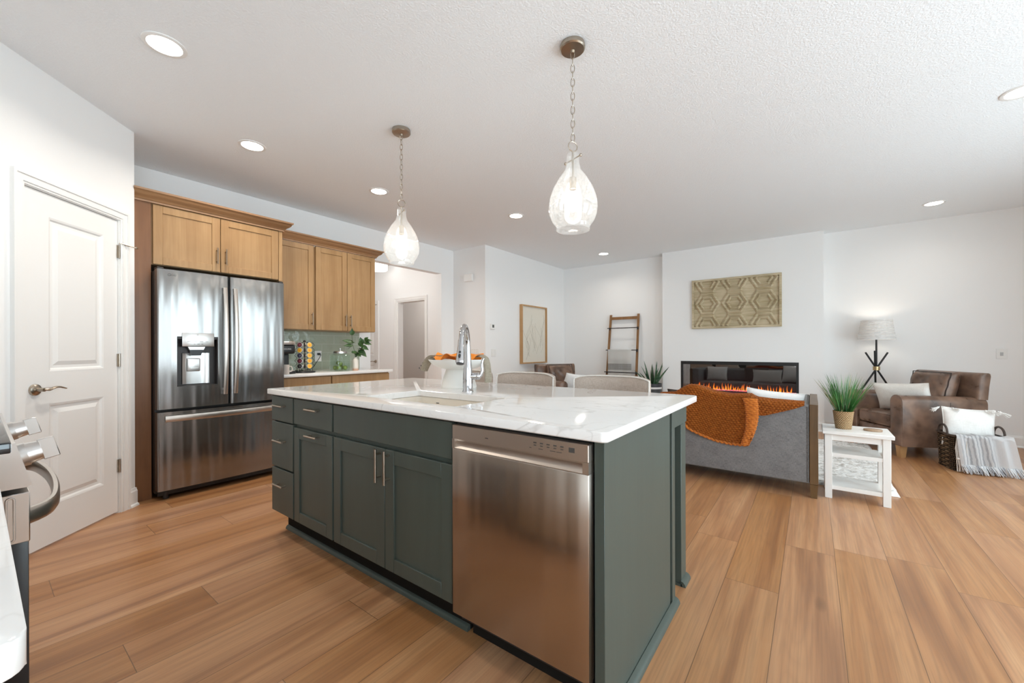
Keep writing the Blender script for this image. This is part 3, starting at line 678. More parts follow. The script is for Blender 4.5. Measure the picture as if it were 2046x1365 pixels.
toward = dv
m = M(); c = e+dn*.065+dv*.0185; m.ball(c, .006, .006, .007, 14); c = e+dn*.088+dv*.0205; m.ball(c, .0062, .0062, .014, 16, e=.75); t.part('button', m, BLACK, sh)
m = M(); m.cyl(e+dn*.124, e+dn*.129, .019, n=20); t.part('nozzle', m, BLACK, sh)
m = M(); sx = Vector((.83, .55, 0)).normalized()
m.cyl(ZV*.088, ZV*.088+sx*.052, .0215, .0195, 22); m.ball(ZV*.088+sx*.056, .021, n=18)
m.tube([ZV*.088+sx*.060, ZV*.095+sx*.075, ZV*.120+sx*.083, ZV*.150+sx*.080, ZV*.175+sx*.084, ZV*.188+sx*.092], [.014, .011, .009, .008, .0075, .006], 12); t.part('lever', m, CHROME)
# pedestal fruit bowl with its cloths
t = Thing('pedestal_bowl', 'white ceramic pedestal bowl behind the island faucet', 'bowl', (-1.80, 1.845, .900)); CER = plain('white_ceramic', (.74, .72, .68), .3)
m = M(); m.lathe([(0, 0), (.112, 0), (.113, .004), (.108, .020), (.096, .065), (.080, .112), (.078, .114), (0, .114)], n=44); t.part('pedestal', m, CER)
m = M(); m.lathe([(0, .108), (.07, .110), (.125, .124), (.168, .146), (.190, .172), (.191, .176), (.187, .176), (.164, .152), (.12, .132), (.06, .120), (0, .119)], n=52); t.part('bowl', m, CER)
ORA = mk_fabric('orange_cloth', (.72, .20, .015), (.95, .34, .04), 300)
def orange(u, v):
    a = u*2*pi; r = v*.162*(1+.05*sin(5*a)); z = .180+.026*(1-v)*sin(3*a+1)+.018*v*sin(4*a)+.012*sin(9*a+2*v)*v + .012
    return (r*cos(a), r*sin(a)*.9, z)
m = M(); m.grid(orange, 60, 14, cu=True); o = single('orange_cloth', m, ORA, 'crumpled orange cloth lying in the white pedestal bowl', 'cloth', None, None); o.location = (-1.80, 1.845, .900)
TAN = mk_fabric('tan_towel', (.24, .205, .15), (.37, .32, .25), 260)
def strip(pts, w, wdir, nu=30, nv=8, wav=.006, th=.006):
    """ribbon of cloth along pts; width direction wdir"""
    pts = [Vector(p) for p in pts]; wd = Vector(wdir).normalized()
    def P(q):
        x = q*(len(pts)-1); i = min(int(x), len(pts)-2); f = x-i
        p0, p1, p2, p3 = pts[max(i-1, 0)], pts[i], pts[i+1], pts[min(i+2, len(pts)-1)]
        return .5*((2*p1)+(p2-p0)*f+(2*p0-5*p1+4*p2-p3)*f*f+(3*p1-p0-3*p2+p3)*f**3)
    m = M()
    def f(u, v):
        c = P(u); d = (P(min(1, u+.01))-P(max(0, u-.01))).normalized(); nn = d.cross(wd).normalized(); a = 2*pi*v
        ww = w*(.5+.0*u); k = cos(a)*ww; return c + wd*k + nn*(sin(a)*th + wav*sin(k*120+u*5))
    m.grid(f, nu, 24, cv=True); return m
t = Thing('tea_towel', 'tan tea towel with dark marks hanging over both sides of the white bowl', 'towel', (-1.80, 1.845, .900))
m = strip([(-.10, -.02, .196), (-.15, -.04, .196), (-.192, -.055, .186), (-.222, -.068, .150), (-.243, -.078, .098)], .085, (.25, -.9, .12), wav=.004); t.part('left_fold', m, TAN)
m = strip([(.09, .03, .198), (.14, .03, .198), (.190, .03, .192), (.207, .032, .150), (.212, .034, .085), (.213, .034, .035)], .05, (.3, .9, 0), wav=.004); t.part('right_fold', m, TAN)
m = M()
for k in range(5): m.ball((-.246+.010*k, -.112+.006*k, .118+.016*k), .0045, .003, .005, 8)
t.part('dark_print', m, MARK)
# counter stools
def stool(x, y, rz, label):
    t = Thing('counter_stool', label, 'stool', (x, y, 0), rz, 'oatmeal counter stools behind the island')
    m = M()
    def bk(u, v):
        a = (u-.5)*2; xx = a*.252; yy = .215 + .012*(v) + .025*(1-a*a)*0 - .055*a*a
        return (xx, yy, .64+v*.325 - .022*abs(a)**5*v)
    F = M(); rr = []
    for j in range(11):
        v = j/10; ring = []
        for side in (0, 1):
            for i in range(17):
                u = i/16 if side == 0 else 1-i/16; p = Vector(bk(u, v)); th = .028*(1-.55*(v > .96)); e = abs(u-.5)*2; th *= (1-.35*(e > .97)); ring.append(F.bm.verts.new(p + Vector((0, th if side else -th, 0))))
        rr.append(ring)
    F.skin(rr); t.part('backrest', F, OATM)
    m = M()
    def pip(u): p = Vector(bk(u, 1)); return p + Vector((0, -.026, -.004))
    m.tube([pip(i/24) for i in range(25)], .004, 6); m.tube([Vector(bk(1, i/10))+Vector((0, -.024, 0)) for i in range(11)], .004, 6); m.tube([Vector(bk(0, i/10))+Vector((0, -.024, 0)) for i in range(11)], .004, 6); t.part('piping', m, CREAM)
    t.part('seat', M().box(-.24, .24, -.23, .22, .58, .675, .03, 4), OATM)
    for sx in (-1, 1):
        for sy in (-1, 1):
            m = M(); m.cyl((sx*.205, sy*.19, .59), (sx*.225, sy*.215, 0), .022, .015, 10); t.part('leg', m, WALN)
    m = M(); m.tube([(-.215, -.20, .22), (.215, -.20, .22)], .011, 8); m.tube([(-.215, .20, .22), (.215, .20, .22)], .011, 8); m.tube([(-.215, -.20, .22), (-.215, .20, .22)], .011, 8); m.tube([(.215, -.20, .22), (.215, .20, .22)], .011, 8); t.part('footrest', m, WALN)
stool(-1.045, 2.31, R(2), 'oatmeal counter stool standing in front of the ladder, nearest the sofa')
stool(-1.725, 2.31, R(1), 'oatmeal counter stool standing in front of the framed art')
stool(-2.325, 2.33, R(0), 'oatmeal counter stool behind the white pedestal bowl')

# ================================================================== pendants
def chain_pts(c, L, w, rot):
    pts = []
    for i in range(14):
        a = 2*pi*i/14; x = cos(a)*w/2; z = sin(a)*L/2; pts.append(Vector((c[0]+x*cos(rot), c[1]+x*sin(rot), c[2]+z)))
    return pts
PGLASS = mk_glass('seeded_glass', (.985, .99, .985), .055, .06, 1.5)
BULB = emit('bulb_glow', (1, .96, .90), 3.5)
def pendant(x, y, label):
    t = Thing('pendant_light', label, 'pendant light', (x, y, H), 0, 'glass pendants over the island')
    m = M(); m.lathe([(0, 0), (.064, 0), (.066, -.006), (.066, -.022), (.060, -.028), (.012, -.032), (.010, -.045), (0, -.045)], n=40); t.part('canopy', m, NICKEL)
    m = M(); z = -.052; k = 0
    while z > -.505: m.tube(chain_pts((0, 0, z), .046, .020, 0.5 + (pi/2 if k % 2 else 0)), .0022, 6, True); z -= .0365; k += 1
    t.part('chain', m, NICKEL)
    m = M(); m.tube(chain_pts((0, 0, -.535), .052, .052, 1.0), .003, 8, True); t.part('ring', m, NICKEL)
    m = M(); m.cyl((0, 0, -.562), (0, 0, -.72), .006, n=10); m.tube([(-.055, .02, -.603), (.055, -.02, -.603)], .0035, 8); m.ball((-.055, .02, -.603), .008, n=10); m.ball((.055, -.02, -.603), .008, n=10); m.cyl((0, 0, -.70), (0, 0, -.76), .018, n=16); t.part('socket_stem', m, NICKEL)
    m = M(); m.lathe([(.031, -.575), (.034, -.585), (.033, -.625), (.045, -.665), (.075, -.705), (.104, -.755), (.122, -.805), (.1285, -.855), (.124, -.895), (.108, -.930), (.092, -.950), (.088, -.962), (.088, -.975),
                      (.085, -.975), (.085, -.962), (.089, -.949), (.105, -.928), (.121, -.893), (.1255, -.855), (.119, -.806), (.101, -.757), (.072, -.707), (.042, -.667), (.030, -.626), (.031, -.586), (.028, -.575)], n=48)
    t.part('glass_shade', m, PGLASS, smooth=80)
    m = M(); m.ball((0, 0, -.825), .024, .024, .055, 20); t.part('bulb', m, BULB)
    l = bpy.data.lights.new('pendant_lamp', 'POINT'); l.energy = 1.2; l.color = (1, .93, .84); l.shadow_soft_size = .05
    o = bpy.data.objects.new('pendant_lamp', l); COL.objects.link(o); o.parent = t.o; o.location = (0, 0, -.80)
pendant(-1.007, 1.889, 'clear glass teardrop pendant hanging nearer the camera, over the dishwasher end')
pendant(-2.398, 1.869, 'clear glass teardrop pendant hanging at the fridge end of the island')

# ================================================================== ceiling lights
CANW = 7
def can(x, y, label, pw=None):
    t = Thing('recessed_light', label, 'ceiling light', (x, y, H), 0, 'round recessed lights in the ceiling')
    m = M(); m.lathe([(.094, 0), (.094, -.004), (.088, -.007), (.074, -.006), (.072, -.002), (.072, 0)], n=40); t.part('trim_ring', m, TRIM)
    m = M(); m.cyl((0, 0, -.001), (0, 0, -.0045), .072, n=40); t.part('lens', m, LED)
    l = bpy.data.lights.new('downlight', 'AREA'); l.shape = 'DISK'; l.size = .14; l.energy = pw or CANW; l.color = (1, .92, .82); l.spread = R(150)
    o = bpy.data.objects.new('downlight', l); COL.objects.link(o); o.parent = t.o; o.location = (0, 0, -.012)
can(-2.717, .602, 'recessed ceiling light nearest the white pantry door')
can(-3.511, 1.308, 'recessed ceiling light in front of the fridge')
can(-3.505, 2.453, 'recessed ceiling light left of the fridge-end pendant, in front of the wall cabinets')
can(-2.843, 3.895, 'recessed ceiling light between the two pendants, towards the hall opening')
can(-2.808, 6.344, 'recessed ceiling light in front of the ladder alcove', 3.5)
can(1.083, 6.356, 'recessed ceiling light above the leather armchair beside the floor lamp', 1.6)
can(1.055, 3.916, 'recessed ceiling light cut by the right edge of the photo')
t = Thing('flush_light', 'white drum flush light on the hall ceiling', 'ceiling light', (-6.35, 4.42, H))
m = M(); m.lathe([(0, 0), (.17, 0), (.17, -.02), (.0, -.02)], n=40); t.part('mount', m, NICKEL)
m = M(); m.lathe([(.155, -.02), (.165, -.03), (.165, -.145), (.15, -.16), (0, -.165)], n=40); t.part('drum_shade', m, emit('drum_glow', (1, .97, .92), 2.2))
l = bpy.data.lights.new('added_hall_light', 'POINT'); l.energy = 14; l.color = (1, .95, .90); l.shadow_soft_size = .18
o = bpy.data.objects.new('added_hall_light', l); COL.objects.link(o); t = Thing('flush_light', 'unseen white drum light added to brighten the hall, hidden behind the cabinets', 'ceiling light', (-5.75, 3.45, H)); m = M(); m.lathe([(.155, 0), (.165, -.03), (.165, -.145), (.15, -.16), (0, -.165)], n=32); t.part('drum_shade', m, bpy.data.materials['drum_glow']); o.parent = t.o; o.location = (0, 0, -.45)  # added lamp out of view, lights the hall evenly
# ================================================================== range side (lower left)
t = Thing('range', 'stainless steel range with black oven door seen end-on at the left edge', 'range', (-1.88, -.25, 0), world=True)
RX0, RX1 = -2.26, -1.497
t.part('body', M().box(RX0, RX1, -.64, .035, .06, .885), BLACK)
t.part('cooktop', M().box(RX0-.004, RX1+.004, -.66, .052, .900, .926, .004), GLOSSB)
m = M(); m.box(RX0, RX1, -.64, .02, .885, .9005); m.prism([(.012, .925), (.058, .922), (.083, .820), (.076, .815), (.012, .815)], lambda a, b: (RX0, a, b), lambda a, b: (RX1, a, b))
cp = t.part('control_panel', m, STEELP, smooth=0)
pn = Vector((0, .102, .025)).normalized()
for x in (-1.62, -2.12):
    c = Vector((x, .0705, .872)); m = M()
    m.cyl(c, c+pn*.012, .030, .030, 28); m.cyl(c+pn*.012, c+pn*.036, .0275, .0245, 28)
    up = Vector((0, -.025, .102)).normalized(); B = basis(c+pn*.034, XV, up) if XV.cross(up).dot(pn) > 0 else basis(c+pn*.034, -XV, up)
    m.box(-.007, .007, -.027, .027, 0, .030, .0015, 1, mat=B); m.lathe([(.0275, 0), (.0275, .004), (.025, .004)], n=24, mat=B @ Matrix.Translation((0, 0, -.034)))
    k = t.part('knob', m, STEELP, cp)
od = t.part('oven_door', M().box(RX0, RX1, .037, .078, .235, .800, .003), BLACK)
m = M(); m.box(RX0-.001, RX1+.001, .036, .080, .685, .803, .002, 1); m.tube([(RX1+.002, .050+.006*cos(a), .744+.045*(1 if sin(a) > 0 else -1)+.006*sin(a)) for a in [2*pi*i/24 for i in range(24)]], .0022, 6, True)
t.part('door_trim', m, STEELP, od)
m = M(); rr = []
for i in range(41):
    q = i/40; c = 2*q-1; y = .074+.040*(1-abs(c)**10)+.030*(1-c*c); x = RX0+.012+(RX1-RX0-.024)*q; dx, dy = (RX1-RX0), -.4*c**9*2*(1 if abs(c) > .6 else 0)*2-.060*2*c
    nx, ny = -dy, dx; L = math.hypot(nx, ny); nx, ny = nx/L*.008, ny/L*.008
    rr.append([m.bm.verts.new((x+nx*b, y+ny*b, .742+a*.019)) for a, b in ((-1, -.5), (-.6, -1), (.6, -1), (1, -.5), (1, .5), (.6, 1), (-.6, 1), (-1, .5))])
m.skin(rr); t.part('handle', m, HS, od)
t.part('drawer', M().box(RX0, RX1, .037, .076, .07, .228, .003), BLACK)
for x in (RX0+.06, RX1-.06):
    for y in (-.58, 0): t.part('foot', M().cyl((x, y, 0), (x, y, .06), .018, n=12), BLACK)
t = Thing('range_side_cabinet', 'maple base cabinet under the quartz counter between range and camera', 'cabinet', (-1.0, -.3, 0), world=True)
t.part('body', M().box(-1.49, -.575, -.67, -.022, .11, .866), MAPLE); t.part('toe_kick', M().box(-1.49, -.58, -.67, -.09, 0, .11), DARKIN)
for a0, a1 in ((-1.485, -1.035), (-1.03, -.58)):
    d = t.part('drawer', M().box(a0, a1, -.020, 0.0, .71, .858, .002, 1), MAPLE); t.part('handle', barpull(M(), ((a0+a1)/2, 0, .785), XV, YV, .125), NICKEL, d)
    d = t.part('door', M().box(a0, a1, -.020, 0.0, .115, .70, .002, 1), MAPLE)
m = M(); O = [[m.bm.verts.new(p) for p in rounded(-1.490, -.527-0, -.672, .027, .02, z)] for z in (.868, .8995)]
m.skin(O); bmesh.ops.bevel(m.bm, geom=[e for e in m.bm.edges if abs(e.verts[0].co.z-e.verts[1].co.z) < 1e-5], offset=.0035, segments=2, affect='EDGES', profile=.5)
single('range_side_countertop', m, QUARTZ, 'white quartz counter end with a rounded corner at the lower left edge', 'countertop', None, (-1.0, -.3, .868))

# ================================================================== things on the coffee counter
CT = .9005
t = Thing('coffee_maker', 'black single-cup coffee maker on the counter next to the fridge', 'coffee maker', (-4.24, 1.848, CT))
m = M(); m.box(-.06, .12, -.075, .075, 0, .028, .01, 3); t.part('base', m, BLACK)
t.part('column', M().box(-.10, .0, -.062, .062, .0285, .20, .012, 3), plain('dark_charcoal_plastic', (.03, .034, .034), .4))
m = M(); m.box(-.10, .105, -.078, .078, .198, .292, .022, 4); hdp = t.part('brew_head', m, BLACK)
m = M(); m.box(-.09, .112, -.074, .074, .290, .300, .004); m.box(-.09, .116, -.071, .071, .300, .322, .01, 3); t.part('lid', m, STEELP, hdp)
t.part('drip_tray', M().box(-.02, .125, -.06, .06, .0285, .036, .003), STEELP)
txt('logo', 'KEURIG', .020, basis((.1056, .0, .245), YV, ZV), plain('silver_print', (.55, .55, .55), .4), t.o)
t.part('water_tank', M().box(-.16, -.103, -.07, .07, .002, .27, .012, 3), mk_glass('smoky_tank', (.25, .26, .26)))
t = Thing('mug', 'small pale mug with handle standing by the fridge edge', 'mug', (-4.082, 1.804, CT))
MUG = plain('patterned_mug', (.72, .66, .60), .35)
m = M(); m.lathe([(0, .004), (.024, .004), (.030, 0), (.032, .004), (.034, .086), (.036, .094), (.033, .094), (.031, .010), (0, .008)], n=28); t.part('cup', m, MUG)
t.part('handle', M().tube([(.0+.004, .033, .075), (.004, .052, .076), (.004, .062, .055), (.004, .056, .030), (.004, .034, .024)], .0055, 8), MUG)
# pod carousel
RC = Vector((-4.235, 2.062, CT))
t = Thing('pod_carousel', 'black wire carousel holding coffee pods beside the coffee maker', 'rack', RC)
m = M(); m.lathe([(0, 0), (.098, 0), (.102, .006), (.098, .016), (.02, .020), (0, .020)], n=40); t.part('base', m, BLACK)
m = M(); m.cyl((0, 0, .02), (0, 0, .318), .007, n=10); m.ball((0, 0, .326), .013, n=12); t.part('post', m, BLACK)
CAMD = math.atan2(-RC.y, -RC.x)
face = [(-.045, 0), (.045, 1)]
rackdirs = [CAMD+.50, CAMD-.50, CAMD-.50-1.5, CAMD+.50+1.5, CAMD+pi]
for a in rackdirs:
    m = M(); d = Vector((cos(a), sin(a), 0)); s = Vector((-sin(a), cos(a), 0))
    for k in (-1, 1):
        pts = []
        for i in range(5):
            z = .045+i*.0545; pts += [d*.062+s*k*.030+ZV*(z), d*.086+s*k*.034+ZV*(z+.024), d*.068+s*k*.030+ZV*(z+.046)]
        pts.append(d*.02+s*k*.012+ZV*.318); m.tube([d*.07+s*k*.03+ZV*.014]+pts, .0024, 6)
    t.part('wire_holder', m, NICKEL if a in rackdirs[:2] else BLACK)
def pod(lab, c, a, lid, ring):
    ax = (Vector((cos(a), sin(a), .12))).normalized(); up = Vector((0, 0, 1)); s = up.cross(ax).normalized(); u2 = ax.cross(s)
    Bm = basis(c, s, u2); t = Thing('coffee_pod', lab, 'coffee pod', (0, 0, 0), 0, 'coffee pods in the wire carousel'); t.o.matrix_world = Bm
    m = M(); m.lathe([(0, -.044), (.0165, -.044), (.0185, -.040), (.0225, -.003), (.0255, -.003), (.0255, 0), (0, 0)], n=24); t.part('cup', m, ring)
    m = M(); m.cyl((0, 0, .0004), (0, 0, .0014), .0235, n=24); l = t.part('foil_lid', m, lid)
    m = M(); m.ball((.002, -.001, .0014), .009, .010, .0012, 10); t.part('lid_print', m, lid2.get(lid.name, lid), l)
YEL = plain('yellow_foil', (.85, .48, .05), .35); PUR = plain('maroon_foil', (.13, .03, .045), .35); NAV = plain('navy_foil', (.05, .045, .08), .35); BLK = plain('black_foil', (.03, .03, .03), .35)
lid2 = {'yellow_foil': plain('orange_foil', (.9, .30, .02), .35), 'maroon_foil': plain('wine_foil', (.30, .07, .09), .3), 'navy_foil': plain('grey_foil', (.16, .16, .2), .3), 'black_foil': plain('ash_foil', (.10, .10, .10), .3)}
PODW = plain('white_pod_cup', (.72, .72, .74), .35)
rows = ['topmost', 'second from the top', 'middle', 'fourth from the top', 'lowest']
for col, a in ((0, rackdirs[0]), (1, rackdirs[1])):
    for i in range(5):
        z = .288-i*.0545; d = Vector((cos(a), sin(a), 0))
        lm = YEL if col == 0 else (PUR, YEL, NAV, PUR, BLK)[i]
        pod('%s coffee pod, %s in the %s column of the wire carousel' % ({'yellow_foil': 'yellow', 'maroon_foil': 'maroon', 'navy_foil': 'navy', 'black_foil': 'black'}[lm.name], rows[i], 'left' if col else 'right'), RC+d*.094+ZV*(z), a, lm, PODW)
# glass jar with limes
JC = Vector((-4.21, 2.44, CT)); JG = mk_glass('jar_glass', (.93, .97, .95), 0, .01, 1.45)
t = Thing('glass_jar', 'square glass jar with steel lid holding limes on the coffee counter', 'jar', JC)
m = M(); j = .086
def rsq(h, r, z, n=5): return [(x, y, z) for x, y, z in rounded(-h, h, -h, h, r, z, n)]
prof = [(j-.004, .02, 0), (j, .024, .004), (j, .024, .178), (j-.012, .04, .192), (.066, .0655, .196), (.066, .0655, .205)]
inn = [(.062, .0615, .205), (.062, .0615, .194), (j-.016, .038, .187), (j-.005, .022, .176), (j-.005, .022, .010)]
rr = [[m.bm.verts.new(p) for p in rsq(h, r, z)] for h, r, z in prof+inn]
m.skin(rr); t.part('glass_body', m, JG, smooth=50)
m = M(); m.lathe([(0, .224), (.066, .222), (.072, .216), (.072, .197), (.069, .197), (.069, .206), (0, .206)], n=36); m.lathe([(0, .224), (.008, .224), (.006, .234), (.010, .244), (.008, .252), (0, .255)], n=16); t.part('lid', m, STEELP)
LIME = G('lime_skin'); LIME.set(Base_Color=LIME.ramp(LIME.noise(LIME.co(), 20, 3), [(.35, (.075, .13, .018)), (.65, (.20, .28, .05))]), Roughness=.35); LIME.bump(LIME.noise(LIME.co(), 160, 2), .2, .002); LIME = LIME.m
for k, (x, y, z) in enumerate([(.042, -.035, .036), (.040, .036, .036), (-.036, -.036, .036), (-.038, .036, .036), (.004, 0, .080), (-.051, .012, .0885)]):
    m = M(); m.ball((0, 0, 0), .026, .026, .026, 16); m.ball((.025, 0, 0), .006, .005, .005, 8); m.lathe([(.002, 0), (.0025, .005), (0, .006)], n=8, mat=Matrix.Translation((-.0262, 0, 0)) @ Matrix.Rotation(-pi/2, 4, 'Y'))
    o = single('lime', m, LIME, ['green lime in the jar, front corner nearest the carousel', 'green lime in the jar, front corner nearest the vase', 'green lime at the back of the jar, on the carousel side', 'green lime at the back of the jar, on the vase side', 'green lime lying on top of the others in the jar', 'green lime resting on the back two limes in the jar'][k], 'lime', 'limes in the glass jar')
    o.location = JC+Vector((x, y, z)); o.rotation_euler = (k*.9, k*1.3, k*2.1)
# vase with leafy branches
VC = Vector((-4.19, 2.615, CT))
t = Thing('bud_vase', 'slim cream vase with blush base beside the glass jar', 'vase', VC)
g = G('cream_vase_glaze'); z = g.add('SeparateXYZ', {'Vector': g.co()}).outputs[2]; g.set(Base_Color=g.ramp(z, [(.012, (.62, .36, .24)), (.035, (.78, .72, .64))]), Roughness=.35)
m = M(); m.lathe([(0, 0), (.030, 0), (.033, .004), (.034, .06), (.033, .115), (.026, .132), (.017, .138), (.016, .150), (.013, .150), (.014, .134), (.02, .126), (.028, .11), (.028, .01), (0, .008)], n=30); t.part('body', m, g.m)
LEAF = G('dark_leaf'); LEAF.set(Base_Color=LEAF.ramp(LEAF.noise(LEAF.co(), 25, 3), [(.35, (.018, .050, .014)), (.65, (.055, .13, .03))]), Roughness=.42); LEAF = LEAF.m
STEMM = plain('green_stem', (.06, .085, .03), .5)
t2 = Thing('leafy_branch', 'dark green leafy branches standing in the cream vase', 'plant', VC)
rv = Vector((.60, .80, 0)).normalized()     # image-right
fv = Vector((.80, -.60, 0))
def leaf(m, base, d, n, L, w):
    d = d.normalized(); s = d.cross(n).normalized(); n = s.cross(d)
    def f(u, v):
        ww = w*math.sin(pi*min(1, u**.75))**1.0*(1-.25*u); a = (v-.5)*2
        return base + d*(L*u) + s*(a*ww/2) + n*(-.10*L*u*u + .10*ww*abs(a)) 
    m.grid(f, 8, 4)
stems = [[(0, 0, .02), (.004, .0, .16), (-.03, .0, .30), (-.038, 0, .40)], [(0, .0, .02), (.006, 0, .16), (.05, .01, .27), (.10, .02, .335)], [(0, 0, .02), (.0, 0, .15), (-.01, .02, .2)]]
def w3(p): return rv*p[0] + fv*p[1] + ZV*p[2]
m = M()
for s in stems: m.tube([w3(p) for p in s], .0026, 6)
t2.part('stems', m, STEMM)
m = M(); rnd = random.Random(3)
for b, d, L, w in [((-.038, 0, .40), (.05, .2, 1), .075, .042), ((-.032, 0, .32), (-1, .1, .28), .10, .045), ((-.025, 0, .285), (-1, .3, .02), .095, .042), ((-.030, 0, .31), (-.7, -.5, .55), .07, .04), ((.02, 0, .21), (-.6, .5, -.1), .06, .04),
                   ((.05, .01, .27), (.2, .3, .8), .08, .05), ((.07, .01, .30), (-.2, .2, 1), .075, .05), ((.10, .02, .335), (1, .2, .15), .075, .04), ((.10, .02, .335), (.5, .4, .6), .06, .045), ((.09, .02, .32), (1, .3, -.25), .085, .045),
                   ((.06, .01, .28), (.9, .3, -.45), .09, .052), ((.035, 0, .235), (.75, .3, -.65), .11, .06), ((.02, 0, .20), (.35, .5, -.35), .07, .052), ((.0, .0, .2), (-.3, .5, .1), .065, .045), ((.04, 0, .25), (.1, .6, .1), .07, .05)]:
    leaf(m, w3(b), w3(d), (fv*.8+ZV*.6), L*1.12, w*1.3)
    leaf(m, w3(b), w3((d[0]*.6+.3, d[1]-.5, d[2]-.2)), (fv*.3+ZV*.9), L*.9, w*1.2)
t2.part('leaves', m, LEAF, smooth=60)
t = Thing('wall_outlet', 'white outlet with a black plug on the sage tile by the carousel', 'outlet', (-4.682, 2.43, 1.06), world=True)
t.part('plate', M().box(-4.682, -4.676, 2.395, 2.475, 1.00, 1.125, .002, 1), WHITE)
t = Thing('plug_cord', 'black plug and cord in the tile outlet behind the carousel', 'cord', (-4.676, 2.43, 1.06), world=True)
m = M(); m.box(-4.6755, -4.645, 2.42, 2.45, 1.075, 1.10, .006, 2); t.part('plug', m, BLACK)
m = M(); m.tube([(-4.65, 2.44, 1.087), (-4.635, 2.446, 1.078), (-4.64, 2.43, 1.04), (-4.65, 2.40, .99), (-4.655, 2.36, .93), (-4.655, 2.28, .9045), (-4.64, 2.02, .9045), (-4.42, 1.93, .9045)], .0035, 8); t.part('cord', m, BLACK)

# ================================================================== plates and devices on the walls
def plate(lab, name, f, a, z, w, h, cat, det):
    c = f(a, 0, z); t = Thing(name, lab, cat, c, world=True)
    def bx(m, a0, a1, d0, d1, z0, z1, b=.001):
        P = [f(x, y, q) for x in (a0, a1) for y in (d0, d1) for q in (z0, z1)]
        m.box(*[g(p[i] for p in P) for i in range(3) for g in (min, max)], b, 1); return m
    t.part('plate', bx(M(), a-w/2, a+w/2, 0, .006, z-h/2, z+h/2, .002), WHITE); det(t, bx); return t
fT = lambda a, d, z: (-4.01+d, a, z); fRet = lambda a, d, z: (a, 4.69-d, z); fLamp = lambda a, d, z: (a, 7.13-d, z); fSide = lambda a, d, z: (a, 6.1-d, z)
def togg(n, sp=.046, a0=0):
    def det(t, bx):
        for k in range(n): c = a0+(k-(n-1)/2)*sp; t.part('rocker', bx(M(), c-.017, c+.017, .006, .009, -.033+t.z, .033+t.z), WHITE)
    return det
def sw(lab, f, a, z, n):
    def det(t, bx):
        for k in range(n):
            c = a+(k-(n-1)/2)*.046; t.part('rocker', bx(M(), c-.017, c+.017, .006, .0095, z-.033, z+.033), WHITE); t.part('screw', bx(M(), c-.003, c+.003, .006, .0068, z+.044, z+.05), NICKEL)
    plate(lab, 'light_switch', f, a, z, .028+.046*n+.0, .118, 'switch', det)
sw('triple white light switch on the narrow wall behind the bowl', fRet, -4.225, 1.085, 3)
sw('double white light switch below the thermostat', fT, 4.885, 1.08, 2)
def det(t, bx):
    t.part('screen', bx(M(), 4.835, 4.880, .018, .0195, 1.475, 1.520), plain('grey_screen', (.10, .105, .10), .2))
    t.part('housing', bx(M(), 4.795, 4.902, .006, .018, 1.448, 1.533, .004), WHITE)
plate('small white thermostat with grey screen left of the framed art', 'thermostat', fT, 4.85, 1.49, .09, .075, 'thermostat', det)
def det(t, bx): t.part('cover', bx(M(), -4.425, -4.25, .006, .045, 2.205, 2.325, .008), WHITE)
plate('white chime box high on the narrow wall by the hall opening', 'door_chime', fRet, -4.337, 2.265, .16, .11, 'chime', det)
def det(t, bx): t.part('socket', bx(M(), 1.748, 1.772, .006, .010, 1.045, 1.085), plain('grey_socket', (.45, .45, .45), .4))
plate('white cable outlet plate on the wall right of the floor lamp', 'outlet_plate', fLamp, 1.76, 1.068, .085, .115, 'outlet', det)
def det(t, bx):
    for dz in (-.026, .026): t.part('socket', bx(M(), -6.965, -6.935, .006, .009, 1.08+dz-.017, 1.08+dz+.017), WHITE)
plate('white outlet in the room beyond the hall doorway', 'outlet_plate', fSide, -6.95, 1.08, .075, .118, 'outlet', det)
# framed line art
t = Thing('framed_art', 'tall framed pale botanical line drawing in a deep oak frame', 'picture', (-4.01, 6.0, .885), world=True)
ay0, ay1, az0, az1 = 5.590, 6.395, .885, 1.905
m = M(); w = .022; D = .055
m.box(-4.01, -4.01+D, ay0, ay0+w, az0, az1); m.box(-4.01, -4.01+D, ay1-w, ay1, az0, az1); m.box(-4.01, -4.01+D, ay0+w, ay1-w, az0, az0+w); m.box(-4.01, -4.01+D, ay0+w, ay1-w, az1-w, az1); t.part('frame', m, WOODL, smooth=0)
sh = t.part('art_sheet', M().box(-4.008, -3.985, ay0+w, ay1-w, az0+w, az1-w), plain('pale_canvas', (.74, .70, .61), .8), smooth=0)
m = M(); rnd = random.Random(11)
for k in range(16):
    y = rnd.uniform(5.72, 6.25); z = rnd.uniform(.95, 1.2); pts = []; a = rnd.uniform(-.5, .5); L = rnd.uniform(.3, .75)
    for i in range(14):
        q = i/13; yy = y + a*q*.3 + .05*sin(q*5+k); zz = z+L*q
        if ay0+.04 < yy < ay1-.04 and zz < az1-.05: pts.append((-3.9845, yy, zz))
    if len(pts) > 3: m.tube(pts, .0016, 5)
t.part('line_drawing', m, plain('warm_grey_ink', (.42, .38, .31), .8), sh)
